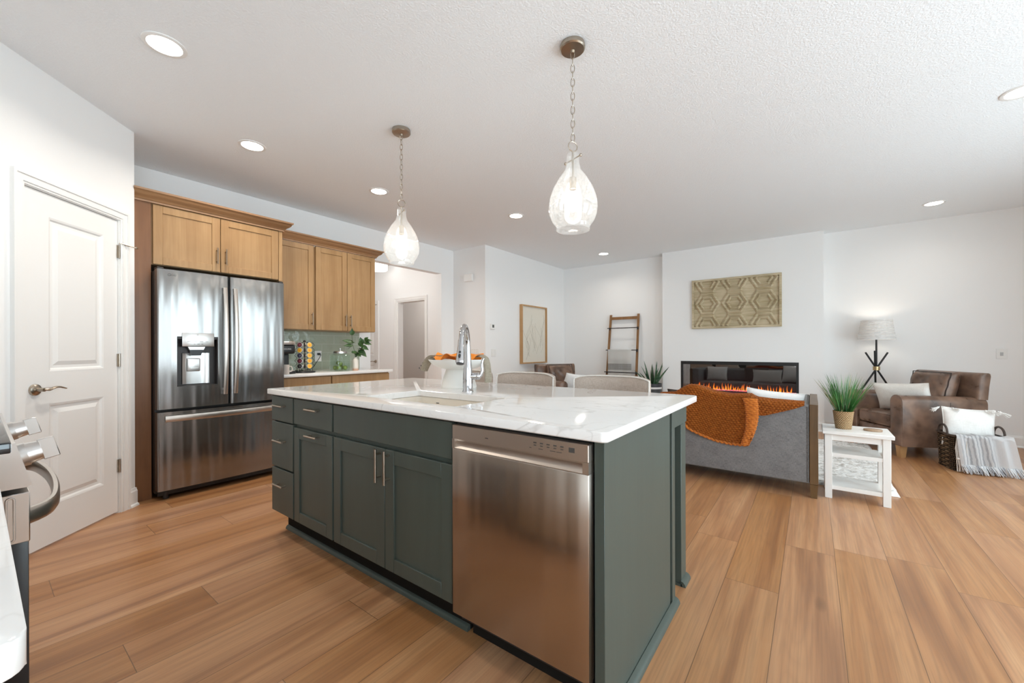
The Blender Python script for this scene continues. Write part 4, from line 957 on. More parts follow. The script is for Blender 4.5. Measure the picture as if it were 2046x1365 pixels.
# geometric wood panel above the fireplace
AX0, AX1, AZ0, AZ1 = -1.540, -.345, 1.452, 2.222
g = G('washed_wood'); c = g.co(); n = g.noise(g.mapping(c, (3, 40, 40)), 1, 4, .6); k = g.noise(c, 4, 2)
g.set(Base_Color=g.ramp(g.math('MULTIPLY_ADD', k, .4, g.math('MULTIPLY', n, .6)), [(.36, (.37, .295, .165)), (.64, (.62, .525, .365))]), Roughness=.75); WASH = g.m
t = Thing('carved_wood_panel', 'carved wood wall panel of nested hexagons above the fireplace', 'wall art', ((AX0+AX1)/2, FY, AZ0), world=True)
def wl(d): return FY-d
t.part('backing', M().box(AX0+.01, AX1-.01, wl(.010), FY, AZ0+.01, AZ1-.01), WASH)
m = M(); fw_ = .030
for b in ((AX0, AX1, AZ0, AZ0+fw_), (AX0, AX1, AZ1-fw_, AZ1), (AX0, AX0+fw_, AZ0+fw_, AZ1-fw_), (AX1-fw_, AX1, AZ0+fw_, AZ1-fw_)): m.box(b[0], b[1], wl(.042), FY, b[2], b[3])
t.part('frame', m, WASH, smooth=0)
def clip(poly, x0, x1, z0, z1):
    def cl(P, ins, itx):
        out = []
        for i in range(len(P)):
            a, b = P[i-1], P[i]
            if ins(b):
                if not ins(a): out.append(itx(a, b))
                out.append(b)
            elif ins(a): out.append(itx(a, b))
        return out
    for ax, v, sg in ((0, x0, 1), (0, x1, -1), (1, z0, 1), (1, z1, -1)):
        poly = cl(poly, lambda p: sg*(p[ax]-v) >= -1e-9, lambda a, b: tuple(a[i]+(b[i]-a[i])*((v-a[ax])/(b[ax]-a[ax])) for i in (0, 1)))
        if not poly: return []
    return poly
def hexring(cx, cz, r0, r1, d, m):
    hx = lambda r: [(cx+r*1.0*cos(pi/3*i), cz+r*1.02*sin(pi/3*i)) for i in range(6)]
    A, B = hx(r1), hx(r0)
    C = [((p[0]+q[0])/2, (p[1]+q[1])/2) for p, q in zip(A, B)]
    for i in range(6):
        j = (i+1) % 6
        for X, Y, hi in ((A, C, 0), (C, B, 1)):
            P = clip([X[i], X[j], Y[j], Y[i]], AX0+fw_, AX1-fw_, AZ0+fw_, AZ1-fw_)
            if len(P) < 3: continue
            nx, nz = C[i][0]+C[j][0]-2*cx, C[i][1]+C[j][1]-2*cz; L = math.hypot(nx, nz); nx, nz = nx/L, nz/L
            cd = (C[i][0]-cx)*nx+(C[i][1]-cz)*nz; hw = abs((A[i][0]-cx)*nx+(A[i][1]-cz)*nz-cd)
            m.prism(P, lambda a, b: (a, FY-.008, b), lambda a, b: (a, FY-d+.020*abs((a-cx)*nx+(b-cz)*nz-cd)/hw, b))
iw = (AX1-AX0-2*fw_)/3; r1 = iw/2*1.005
czs = [(AZ0+AZ1)/2]; hh = r1*1.02*sin(pi/3)*2
for i in range(3):
    cx = AX0+fw_+iw*(i+.5)
    for cz in (czs[0], czs[0]-hh, czs[0]+hh):
        m1, m2 = M(), M()
        hexring(cx, cz, r1-.052, r1, .040, m1); hexring(cx, cz, r1*.40, r1*.40+.046, .040, m2)
        if len(m1.bm.verts): t.part('hexagon_rib', m1, WASH, smooth=0)
        else: m1.bm.free()
        if len(m2.bm.verts): t.part('inner_hexagon', m2, WASH, smooth=0)
        else: m2.bm.free()
# linear electric fireplace
t = Thing('electric_fireplace', 'long black linear electric fireplace with orange flames set in the white wall', 'fireplace', ((IX0+IX1)/2, FY, IZ0), world=True)
fr = .045
m = M(); m.box(IX0, IX1, FY-.006, FY+.235, IZ1-.05, IZ1); m.box(IX0, IX1, FY-.006, FY+.235, IZ0, IZ0+fr); m.box(IX0, IX0+.03, FY-.006, FY+.235, IZ0+fr, IZ1-.05); m.box(IX1-.03, IX1, FY-.006, FY+.235, IZ0+fr, IZ1-.05); m.box(IX0+.03, IX1-.03, FY+.215, FY+.235, IZ0+fr, IZ1-.05)
t.part('frame', m, BLACKM, smooth=0)
t.part('glass_front', M().box(IX0+.03, IX1-.03, FY+.012, FY+.016, IZ0+fr, IZ1-.05), mk_glass('fire_glass', (.80, .80, .80), 0, .0, 2.3), smooth=0)
g = G('ember_glow'); n = g.noise(g.co(), 38, 4, .7); g.set(Base_Color=(.2, .05, .05), Emission_Color=g.ramp(n, [(.35, (.25, .02, .03)), (.5, (.9, .10, .16)), (.66, (1, .55, .62))]), Emission_Strength=1.6)
m = M(); m.grid(lambda u, v: (IX0+.03+u*(IX1-IX0-.06), FY+.03+v*.15, IZ0+fr+.022+.018*abs(sin(u*91+v*7)*sin(u*57+v*13+1))), 160, 8); t.part('ember_bed', m, g.m, smooth=0)
g = G('flame_glow'); s = g.add('SeparateXYZ', {'Vector': g.co('UV')}); hgt = s.outputs[1]
tr = g.add('BsdfTransparent'); em = g.add('Emission', {'Color': g.ramp(hgt, [(0, (1, .28, .03)), (.45, (1, .20, .01)), (1, (.6, .05, .0))]), 'Strength': 4.0})
fx = g.math('ABSOLUTE', g.math('MULTIPLY_ADD', s.outputs[0], 2.0, -1.0)); al = g.math('MULTIPLY', g.math('SUBTRACT', 1.0, g.math('POWER', hgt, 1.3)), g.math('SUBTRACT', 1.0, g.math('MULTIPLY', fx, fx)))
mx = g.add('MixShader', {0: al, 1: tr.outputs[0], 2: em.outputs[0]}); g.l.new(mx.outputs[0], g.out.inputs[0]); g.n.remove(g.b)
rnd = random.Random(5); m = M()
for k in range(46):
    x = IX0+.07+(IX1-IX0-.14)*(k+.5)/46+rnd.uniform(-.01, .01); h = rnd.uniform(.06, .135)*(1 if rnd.random() < .75 else .5); w = rnd.uniform(.022, .045); y = FY+.10+rnd.uniform(-.03, .03); ph = rnd.uniform(0, 6)
    def f(u, v): 
        ww = w*(1-v)**.7*(.8+.3*sin(v*5+ph)); return (x+(u-.5)*2*ww*.5+.010*sin(v*4+ph)*v, y+.010*(1-(2*u-1)**2)*(1-v), IZ0+fr+.022+h*v)
    m.grid(f, 4, 6)
t.part('flames', m, g.m)
# ================================================================== ladder, towel, snake plant in the alcove
t = Thing('blanket_ladder', 'wooden blanket ladder with black rungs leaning in the alcove', 'ladder', (-2.74, 6.9, 0))
L0, L1, LT = -.255, .262, 1.765
def lean(z): return .20 - (.20-.0)*0 + .0    # placeholder slope base
def ly(z): return .195*(z/1.77)               # towards the wall with height
for x0, n in ((L0, 0), (L1, 1)):
    m = M(); a = math.atan(.195/1.77)
    fl = -.055 if n == 0 else .03
    B = Matrix.Translation((x0+fl*(0), 0, 0))
    m.prism([(-.019, -.012), (.019, -.012), (.019, .012), (-.019, .012)], lambda p, q: (x0+p-(.05 if n == 0 else -.0), q, 0), lambda p, q: (x0+p, q+ly(LT), LT)); t.part('rail', m, WALN)
m = M(); m.box(L0+.019, L1-.019, ly(1.70)-.011, ly(1.70)+.011, 1.672, 1.722, .002, 1); t.part('top_bar', m, WALN)
for z in (1.515, 1.115, .715, .315):
    m = M(); k = .05*(1-z/LT); xa = L0-k; y = ly(z)
    m.tube([(xa-.035, y-.045, z), (xa+.02, y-.050, z), (L1-.02, y-.050, z), (L1, y-.046, z), (L1+.006, y-.02, z), (L1+.006, y-.012, z)], .0075, 8); m.cyl((L1, y-.013, z-.035), (L1, y-.013, z+.015), .013, n=8); m.cyl((xa, y-.016, z-.035), (xa, y-.016, z+.012), .009, n=8); m.tube([(xa-.02, y-.046, z), (xa, y-.03, z), (xa, y-.014, z)], .006, 6)
    t.part('rung', m, BLACKM)
g = G('striped_towel'); s = g.add('SeparateXYZ', {'Vector': g.co('UV')}); u, v = s.outputs[0], s.outputs[1]
band = g.math('MULTIPLY', g.math('GREATER_THAN', v, .335), g.math('LESS_THAN', v, .475))
dots = g.math('ADD', g.math('GREATER_THAN', g.math('SINE', g.math('MULTIPLY', u, 180.0)), -.1), g.math('GREATER_THAN', g.math('SINE', g.math('MULTIPLY', v, 260.0)), -.1))
g.set(Base_Color=g.mix(g.math('MULTIPLY', band, g.ramp(g.math('MULTIPLY', dots, .5), [(.3, .05), (.55, .62), (1, .9)])), (.88, .87, .85), (.16, .155, .15)), Roughness=.9); g.bump(g.noise(g.co(), 260, 2), .06, .001)
TX0, TX1 = -2.74-.262, -2.74+.175; TY = 6.9+ly(1.115)-.050
m = M()
def tw(u, v):
    x = TX0+u*(TX1-TX0); w = .010*sin(u*17)*min(1, v*2); s = v*.80
    if s < .02: a = s/.02*pi/2; return (x, TY-.011*sin(a)*1.0, 1.117+.009*cos(a))
    return (x, TY-.012-w*.7-.012*min(1, s), 1.117-(s-.02))
m.grid(tw, 40, 60)
m.grid(lambda u, v: (TX0+.02+u*(TX1-TX0-.05), TY+.011+.004*sin(u*15), 1.124-v*.55), 30, 10)
bmesh.ops.solidify(m.bm, geom=m.bm.faces[:], thickness=.003)
single('throw_towel', m, g.m, 'white towel with a grey plaid band hanging on the ladder rung', 'towel', None, (-2.79, TY, .3), 60)
PXP = Vector((-2.15, 6.80, 0))
t = Thing('snake_plant', 'spiky green snake plant standing on the floor left of the fireplace', 'plant', PXP)
SNK = G('snake_leaf'); SNK.set(Base_Color=SNK.ramp(SNK.noise(SNK.mapping(SNK.co(), (6, 6, 30)), 1, 3), [(.35, (.022, .065, .030)), (.65, (.055, .125, .055))]), Roughness=.4); SNK = SNK.m
g = G('black_white_pot'); z = g.add('SeparateXYZ', {'Vector': g.co()}).outputs[2]; g.set(Base_Color=g.ramp(z, [(.0, (.72, .71, .69)), (.40, (.72, .71, .69)), (.401, (.05, .05, .05)), (.47, (.05, .05, .05)), (.471, (.72, .71, .69)), (.502, (.72, .71, .69)), (.503, (.04, .04, .045))], 'CONSTANT'), Roughness=.5)
m = M(); m.lathe([(0, 0), (.11, 0), (.135, .02), (.15, .40), (.155, .555), (.145, .560), (.138, .52), (0, .515)], n=36); pot = t.part('pot', m, g.m)
rnd = random.Random(9); m = M()
for k in range(22):
    a = rnd.uniform(0, 2*pi); r = rnd.uniform(.005, .08); Lf = rnd.uniform(.24, .44); tl = rnd.uniform(.05, .40) if k > 5 else rnd.uniform(.45, .75); w = rnd.uniform(.030, .046)
    if sin(a) > .5: tl *= .4
    b = Vector((r*cos(a), r*sin(a), .515)); d = Vector((cos(a)*tl, sin(a)*tl, 1)).normalized(); s = d.cross(Vector((sin(a+.7), -cos(a+.7), 0))).normalized(); n = s.cross(d)
    m.grid(lambda u, v: b + d*(Lf*u) + s*((v-.5)*w*(1-u**2.2)**.8) + n*(.012*(2*v-1)**2*(1-u)) + Vector((cos(a), sin(a), 0))*(.08*tl*u*u), 10, 4)
t.part('leaves', m, SNK, smooth=70)

# ================================================================== sofa
SB = 3.80; SXL, SXR = -2.10, .036; SH = .708
t = Thing('sofa', 'grey linen sofa with wooden arm posts and nailhead trim, seen from behind', 'sofa', ((SXL+SXR)/2, 4.2, 0), world=True)
OAKD = mk_wood('dark_oak_wood', (.085, .046, .017), (.15, .085, .036))
t.part('back', M().box(SXL+.05, SXR-.054, SB, SB+.14, .108, SH, .012, 3), GREYF)
t.part('base', M().box(SXL+.05, SXR-.054, SB+.142, SB+.86, .115, .30, .008, 2), GREYF)
for x0, x1 in ((SXL+.052, SXL+.17), (SXR-.168, SXR-.0545)):
    t.part('arm', M().box(x0, x1, SB+.1405, SB+.885, .302, SH-.002, .012, 3), GREYF)
for x0, x1, sg in ((SXL, SXL+.05, -1), (SXR-.054, SXR, 1)):
    m = M(); m.box(x0, x1, SB-.004, SB+.055, .105, SH+.004, .003, 1); m.prism([(x0+.002, 0), (x1-.002, 0), (x1-.002, 1), (x0+.002, 1)], lambda a, b: (a+(.006 if a < (x0+x1)/2 else -.006), SB-.002+.008+b*.038, 0), lambda a, b: (a, SB-.002+b*.055, .104)); t.part('post', m, OAKD)
    m = M(); m.box(x0, x1, SB+.835, SB+.89, .105, SH+.004, .003, 1); m.prism([(x0+.002, 0), (x1-.002, 0), (x1-.002, 1), (x0+.002, 1)], lambda a, b: (a+(.006 if a < (x0+x1)/2 else -.006), SB+.835+.008+b*.038, 0), lambda a, b: (a, SB+.835+b*.055, .104)); t.part('post', m, OAKD)
    t.part('top_rail', M().box(x0, x1, SB+.0555, SB+.8345, SH-.045, SH+.004, .003, 1), OAKD)
    t.part('bottom_rail', M().box(x0+.01, x1-.01, SB+.0555, SB+.8345, .108, .16, .003, 1), OAKD)
NAIL = plain('dark_pewter', (.16, .15, .14), .35, 1)
m = M(); z = .125
while z < SH-.01: m.ball((SXR-.066, SB-.001, z), .0052, .004, .0052, 8); z += .0125
t.part('nailhead_trim', m, NAIL)
m = M()
for k in range(50): m.ball((SXR-.066, SB+.03+k*.016, SH-.001), .005, .005, .004, 8)
t.part('nailhead_trim', m, NAIL)
for k in range(2):
    x0 = SXL+.172+k*.87; t.part('seat_cushion', M().box(x0, x0+.866, SB+.145, SB+.875, .302, .445, .04, 4), GREYF)
    t.part('back_cushion', M().box(x0+.01, x0+.856, SB+.145, SB+.30, .448, SH-.01, .05, 4), GREYF)
# pillows
def pillow(name, lab, W_, H_, D_, mat, cat='pillow', group=None, tassel=False):
    t = Thing(name, lab, cat, (0, 0, 0), 0, group)
    m = M()
    def side(sg):
        def f(u, v):
            a, b = 2*u-1, 2*v-1; pin = 1-.07*(1-(a*a)*1.0)*(abs(b)**4) ; pin2 = 1-.07*(1-b*b)*(abs(a)**4)
            th = (max(0, 1-abs(a)**2.6)*max(0, 1-abs(b)**2.6))**.55
            return (a*W_/2*pin2, sg*D_/2*th*(1+.06*sin(7*a+3*b)*sin(5*b)), H_/2+b*H_/2*pin)
        return f
    m.grid(side(-1), 24, 18, W_, H_); m.grid(side(1), 24, 18, W_, H_); bmesh.ops.remove_doubles(m.bm, verts=m.bm.verts, dist=.0008)
    t.part('cushion', m, mat, smooth=80)
    m = M(); N_ = 40; P = []
    for i in range(4*N_):
        q = i/N_; k = int(q); f_ = q-k; a, b = ((2*f_-1, -1), (1, 2*f_-1), (1-2*f_, 1), (-1, 1-2*f_))[k]
        P.append((a*W_/2*(1-.07*(1-b*b)*abs(a)**4), 0, H_/2+b*H_/2*(1-.07*(1-a*a)*abs(b)**4)))
    m.tube(P, .0035, 6, True); t.part('seam', m, mat)
    return t
def put(t, loc, rx=0, ry=0, rz=0): t.o.rotation_mode = 'ZYX'; t.o.rotation_euler = (rx, ry, rz); t.o.location = loc; t.o.rotation_mode = 'XYZ'; t.o.rotation_euler = (Matrix.Rotation(rz, 3, 'Z') @ Matrix.Rotation(rx, 3, 'X') @ Matrix.Rotation(ry, 3, 'Y')).to_euler()
WHT = mk_fabric('white_cotton', (.78, .775, .76), (.88, .87, .86), 260); BRN = mk_fabric('brown_fabric', (.06, .042, .035), (.10, .072, .06), 260); PALE = mk_fabric('pale_grey_fabric', (.50, .49, .47), (.62, .61, .59), 260)
p = pillow('throw_pillow', 'white pillow peeking over the grey sofa back at its right end', .42, .335, .12, WHT); put(p, (-.285, 4.195, .452), R(14), R(5))
p = pillow('throw_pillow', 'brown pillow on the grey sofa reflected in the fireplace glass', .44, .30, .13, BRN); put(p, (-.93, 4.205, .452), R(17))
p = pillow('throw_pillow', 'pale grey lumbar pillow on the sofa seat facing the fireplace', .50, .27, .11, PALE); put(p, (-.72, 4.44, .450), R(19))
p = pillow('throw_pillow', 'white pillow at the left end of the sofa seat', .40, .30, .12, WHT); put(p, (-1.66, 4.195, .452), R(14))
# knitted throw over the sofa back: real stitches
KN = G('rust_knit'); n = KN.noise(KN.co(), 60, 3); kn2 = KN.noise(KN.co(), 500, 2)
KN.set(Base_Color=KN.ramp(KN.math('MULTIPLY_ADD', n, .6, KN.math('MULTIPLY', kn2, .4)), [(.36, (.37, .10, .014)), (.64, (.60, .19, .03))]), Roughness=.85, Specular_IOR_Level=.15, Sheen_Weight=.2); KN.bump(kn2, .3, .002); KN = KN.m
def interp(tab, x):
    if x <= tab[0][0]: return tab[0][1]
    for (a, b), (c, d) in zip(tab, tab[1:]):
        if x <= c: q = (x-a)/(c-a); return b+(d-b)*q
    return tab[-1][1]
HANG = [(-1.13, .60), (-1.06, .545), (-.95, .500), (-.87, .422), (-.76, .375), (-.66, .345), (-.56, .335), (-.48, .338), (-.42, .345), (-.392, .40), (-.362, .58), (-.352, .600), (-.30, .605), (-.20, .640), (-.11, .672), (-.05, .700)]
TOPB = [(-1.13, .725), (-1.0, .735), (-.93, .775), (-.86, .803), (-.80, .805), (-.74, .788), (-.68, .765), (-.55, .748), (-.46, .757), (-.40, .752), (-.36, .735), (-.25, .725), (-.05, .722)]
def throw(u, v):
    x0, x1 = -1.13, -.048; x = x0+(x1-x0)*u
    zb = interp(HANG, x); zt = interp(TOPB, x); back = .20 if x < -.4 else .16
    Lh = max(.008, zt-zb); tot = back+Lh; s = v*tot
    fold = .016*sin((x+1.1)*9+.8*v)*min(1, v*1.6) + .018*math.exp(-((x+.405+.16*max(0, .7-zt+ (s-back if s > back else 0))*0)/.035)**2)*(1 if s > back*.4 else .3)
    roll = .030*math.exp(-((x+.86)/.10)**2)*math.exp(-((s-back)/.07)**2)
    rr = .020
    if s < back: y = SB+back-s*1.0; z = zt - .014*((back-s)/back)**2
    else: y = SB-.012; z = zt-(s-back)
    q = s-back
    if abs(q) < rr: a = (q/rr+1)*pi/4; y = SB-.012+rr*(1-sin(a)); z = zt-rr*(1-cos(a)) if q >= -rr else z
    out = max(0, min(1, (q+.03)/.06))
    y -= (fold*out + roll + .006); z += (roll*.6 + fold*.35*(1-out))
    # stitches
    cx = (x-x0)/.025; cz = s/.0175; row = math.floor(cz); hgt = abs(sin(pi*(cx+.5*(row % 2))))**.8*abs(sin(pi*cz))**.7
    k = .011*hgt
    return (x, y-k*out, z+k*(1-out))
m = M(); m.grid(throw, 330, 165, 1, 1); bmesh.ops.solidify(m.bm, geom=m.bm.faces[:], thickness=-.006)
t = Thing('knit_throw', 'rust orange chunky knit throw draped over the back of the grey sofa', 'throw', (-.55, SB, .70), world=True)
t.part('knit', m, KN, smooth=180)
hem = []
for i in range(80):
    x = -1.13+(.715)*i/79; hem.append((x, SB-.022-.016*sin((x+1.1)*9+.8), interp(HANG, x)+.006))
m = M(); m.tube([(p[0], p[1]-.004*sin(i*1.7), p[2]+.004*cos(i*1.7)) for i, p in enumerate(hem)], .0095, 8); t.part('hem', m, KN)
# folded double edge of the throw
E_ = []
for i in range(60):
    q = i/59; E_.append((-.405+.055*q*(1-q)*1.3-.06*q*q+.02*q, SB-.038, .735-.385*q))
m = M()
def rollf(u, v):
    i = u*59; k = min(58, int(i)); c = Vector(E_[k]).lerp(Vector(E_[k+1]), i-k); a = 2*pi*v; w = .050*(1-.45*u)
    cs = u*.40/.0165; h = .007*abs(sin(pi*cs))*abs(sin(pi*v*7+pi*.5*(int(cs) % 2)))
    return c+Vector((cos(a)*(w+h), -abs(sin(a))*(.016+h)*(1 if sin(a) > 0 else -.3), 0))
m.grid(rollf, 200, 56, cv=True); t.part('folded_edge', m, KN, smooth=180)

# ================================================================== side table with plant and coaster
t = Thing('side_table', 'small white side table with two open shelves beside the grey sofa', 'side table', (.263, 4.07, 0), world=True)
TP = plain('white_table_paint', (.80, .79, .765), .35)
t.part('table_top', M().box(.062, .466, 3.875, 4.222, .487, .515, .003, 1), TP)
for x0 in (.076, .405):
    for y0 in (3.895, 4.160):
        t.part('leg', M().box(x0, x0+.044, y0, y0+.044, 0, .487, .0015, 1), TP)
m = M(); m.box(.120, .405, 3.905, 3.925, .440, .487); m.box(.120, .405, 4.175, 4.195, .440, .487); t.part('apron', m, TP)
m = M(); m.box(.085, .095, 3.939, 4.160, .44, .487); m.box(.43, .44, 3.939, 4.160, .44, .487); m.box(.43, .44, 3.939, 4.160, .31, .34); t.part('side_rail', m, TP)
t.part('shelf', M().box(.120, .405, 3.900, 4.200, .318, .346, .001, 1), TP); t.part('shelf', M().box(.120, .405, 3.902, 4.200, .068, .098, .001, 1), TP)
PT = Vector((.193, 4.045, .5155))
t = Thing('grass_plant', 'green grass plant in a woven basket pot on the side table', 'plant', PT)
BSK = mk_weave('woven_seagrass', (.24, .135, .06), (.62, .44, .25), 26, 15)
m = M(); m.grid(lambda u, v: ((.0495+.0155*v+.001*sin(v*30*pi))*cos(2*pi*u), (.0495+.0155*v)*sin(2*pi*u), v*.135), 48, 30, cu=True); m.lathe([(.0495, 0), (0, .001)], n=48); m.lathe([(.065, .135), (.060, .137), (.058, .120), (0, .118)], n=48); t.part('basket_pot', m, BSK, smooth=60)
g = G('grass_blade'); s = g.add('SeparateXYZ', {'Vector': g.co('UV')}); rn = s.outputs[0]
g.set(Base_Color=g.ramp(g.noise(g.co(), 9, 2), [(.35, (.030, .105, .030)), (.55, (.075, .23, .060)), (.72, (.20, .33, .12))]), Roughness=.4)
rnd = random.Random(21); m = M(); m2 = M()
for k in range(260):
    a = rnd.uniform(0, 2*pi); r = .045*math.sqrt(rnd.random()); tl = rnd.uniform(.05, .62)*(r/.045*.7+.3); Lf = rnd.uniform(.17, .335); w = rnd.uniform(.0035, .0062)
    b = Vector((r*cos(a), r*sin(a), .118)); a2 = a+rnd.uniform(-.5, .5); d = Vector((cos(a2)*tl, sin(a2)*tl, 1)).normalized(); s_ = Vector((-sin(a2+1), cos(a2+1), 0)); bend = rnd.uniform(.0, .16)
    (m if k % 14 else m2).grid(lambda u, v: b+d*(Lf*u)+s_*((v-.5)*w*(1-u**3))+Vector((cos(a2), sin(a2), -.35))*(bend*Lf*u*u), 6, 1)
for aa, ll, tl in ((-.3, .20, 2.2), (-.1, .17, 2.0), (.15, .19, 2.6), (-.5, .15, 1.8), (2.5, .26, .8), (2.7, .28, .75)):
    d = Vector((cos(aa)*tl, sin(aa)*tl, 1)).normalized(); s_ = Vector((-sin(aa), cos(aa), 0))
    (m2 if aa < 1 else m).grid(lambda u, v: Vector((0, 0, .12))+d*(ll*u)+s_*((v-.5)*.004*(1-u**3)), 6, 1)
t.part('blades', m, g.m, smooth=0); t.part('dry_blades', m2, plain('straw_blade', (.42, .36, .18), .6), smooth=0)
m = M(); m.lathe([(0, 0), (.050, 0), (.053, .004), (.052, .013), (.046, .015), (0, .015)], n=30)
o = single('wood_coaster', m, mk_wood('bark_edge_wood', (.20, .11, .06), (.48, .33, .21)), 'round wood slice coaster on the white side table', 'coaster', None); o.location = (.365, 4.045, .5155); o.scale = (1.05, .8, 1)
# rug
g = G('shag_rug'); c = g.co(); n = g.noise(g.mapping(c, (3, 9, 1)), 1.6, 4, .65, 1.5); f = g.noise(c, 160, 3)
g.set(Base_Color=g.mix(g.ramp(n, [(.50, 0), (.62, .75)]), (.80, .79, .77), (.36, .34, .31)), Roughness=.95, Specular_IOR_Level=.05)
rx0, rx1, ry0, ry1 = -2.3, .533, 4.215, 6.20
rnd = random.Random(2)
m = M()
def rug(u, v):
    x = rx0+(rx1-rx0)*u; y = ry0+(ry1-ry0)*v; e = min(x-rx0, rx1-x, y-ry0, ry1-y); h = .026*min(1, (e/.025))**.5 if e > 0 else 0
    jag = .006 if e < .001 else 0
    return (x+rnd.uniform(-jag, jag), y+rnd.uniform(-jag, jag), .001+h+(rnd.uniform(-.007, .007) if e > .01 else 0)*1.0)
m.grid(rug, 230, 175); m.box(rx0+.01, rx1-.01, ry0+.01, ry1-.01, .0005, .003)
single('shag_rug', m, g.m, 'white shaggy rug with grey marks in front of the fireplace', 'rug', None, (-.9, 5.2, 0), 180)

# ================================================================== leather armchairs
CREASE = plain('dark_piping_leather', (.035, .020, .014), .45)
def armchair(x, y, rz, label):
    """local: faces -Y, width along X, origin at the middle of the front, base at the floor"""
    t = Thing('armchair', label, 'armchair', (x, y, 0), rz, 'brown leather armchairs by the rug')
    Wd, D, aw, ah = .78, .80, .145, .645
    for sx in (-1, 1):
        m = M(); o = sx*(Wd/2-aw/2); rr = []
        P = [(-aw/2, .12)]+[(-aw/2, ah-aw*.45)]+[(-aw/2*cos(pi*i/10), ah-aw*.45+aw*.45*sin(pi*i/10)) for i in range(1, 10)]+[(aw/2, ah-aw*.45), (aw/2, .12)]
        ys = [.0, .006, .02, D*.5, D-.02, D-.004]; ins = [.010, .003, 0, 0, 0, .006]
        for yy, q in zip(ys, ins): rr.append([m.bm.verts.new((o+a*(1-q/aw*2), yy+.0, b-q*(1 if b > .2 else -1)-.012*(yy/D))) for a, b in P])
        m.skin(rr); ar = t.part('arm', m, LEATH, smooth=50)
        m = M(); m.tube([(o+a*1.0, .010, b) for a, b in P], .0048, 6); m.tube([(o+sx*aw/2, .012, ah-aw*.45), (o+sx*aw/2*1.0, D-.01, ah-aw*.45-.012)], .003, 6) if 0 else None
        t.part('arm_piping', m, LEATH, ar)
        m = M(); m.tube([(o+sx*(aw/2+.0005), .455, .13), (o+sx*(aw/2+.0005), .455, ah-aw*.45)], .0016, 5); t.part('arm_seam', m, CREASE, ar)
    xi = Wd/2-aw-.002
    t.part('front_rail', M().box(-xi, xi, .030, .10, .12, .285, .012, 3), LEATH)
    t.part('deck', M().box(-xi, xi, .105, .70, .12, .275, .01, 2), LEATH)
    m = M(); m.box(-xi+.004, xi-.004, .012, .60, .287, .435, .04, 5); sc = t.part('seat_cushion', m, LEATH, smooth=60)
    m = M()
    for z in (.307, .418): m.tube([(-xi+.012, .30, z), (-xi+.012, .04, z), (-xi+.03, .016, z), (xi-.03, .016, z), (xi-.012, .04, z), (xi-.012, .30, z)], .0042, 6)
    t.part('seat_piping', m, LEATH, sc)
    m = M(); rr = []
    for zz, y0, y1 in ((.12, .70, .79), (.45, .70, .805), (.608, .705, .811), (.610, .705, .812), (.75, .715, .825), (.84, .722, .838), (.872, .735, .835), (.880, .755, .820)):
        hw = (Wd/2-.004 if zz > .609 else Wd/2-aw-.004)
        rr.append([m.bm.verts.new(p) for p in rounded(-hw, hw, y0, y1, .03, zz, 4)])
    m.skin(rr); t.part('back', m, LEATH, smooth=55)
    m = M(); hw = xi-.012
    def bc(u, v):
        a, b = 2*u-1, 2*v-1; th = (max(0, 1-abs(a)**5)*max(0, 1-abs(b)**5))**.27
        return a, b, th
    def bf(sg):
        def f(u, v):
            a, b, th = bc(u, v); wr = .010*sin(9*a+4*b)*sin(6*b+2*a)
            return (a*hw*(1+.02*b), .60-.0*b+.055*(b)+ (sg*(.085*th) + (-wr if sg < 0 else 0)*th), .655+b*.225 - .012*(1-a*a)*(-b if b < 0 else 0))
        return f
    m.grid(bf(-1), 30, 22); m.grid(bf(1), 30, 22); bmesh.ops.remove_doubles(m.bm, verts=m.bm.verts, dist=.001)
    bcu = t.part('back_cushion', m, LEATH, smooth=70)
    m = M(); P = []
    for i in range(120):
        q = i/30; k = int(q); f_ = q-k; a, b = ((2*f_-1, -1), (1, 2*f_-1), (1-2*f_, 1), (-1, 1-2*f_))[k]; P.append((a*hw*.972*(1+.02*b), .60+.055*b-.054+.003*sin(i*.9), .655+b*.218))
    m.tube(P, .005, 6, True); t.part('cushion_piping', m, CREASE, bcu)
    for sx in (-1, 1):
        for yy in (.045, .74):
            m = M(); m.prism([(-1, -1), (1, -1), (1, 1), (-1, 1)], lambda a, b: (sx*(Wd/2-.06)+a*.024, yy+b*.024, 0), lambda a, b: (sx*(Wd/2-.06)+a*.033, yy+b*.033, .122)); t.part('leg', m, WOODL)
    return t
# first chair: front near corner at (.731, 5.715), facing -X and 30 degrees towards the camera
def chair_at(corner, F, label, near=1):
    F = Vector((*F, 0)).normalized(); rz = math.atan2(F.y, F.x)+pi/2
    Rm = Matrix.Rotation(rz, 3, 'Z'); c = Vector((*corner, 0)) - Rm @ Vector((near*.39, 0, 0))
    armchair(c.x, c.y, rz, label); return Rm, c
ca, cc = chair_at((.735, 5.72), (-cos(R(30)), -sin(R(30))), 'brown leather armchair beside the basket, in front of the tripod lamp', 1)
LUM = mk_fabric('natural_cotton', (.74, .71, .66), (.85, .83, .79), 240)
p = pillow('lumbar_pillow', 'cream lumbar pillow lying on the leather armchair by the floor lamp', .50, .34, .13, LUM)
w = cc+ca @ Vector((.03, .34, .444)); put(p, w, R(24), R(-4), R(-30))
cb, cd = chair_at((-3.06, 5.30), (cos(R(28)), -sin(R(28))), 'brown leather armchair by the framed art, behind the counter stools', -1)
p = pillow('lumbar_pillow', 'white pillow on the leather armchair behind the counter stools', .46, .32, .13, WHT)
w = cd+cb @ Vector((.06, .36, .440)); put(p, w, R(24), R(8), math.atan2((cb @ Vector((1, 0, 0))).y, (cb @ Vector((1, 0, 0))).x))

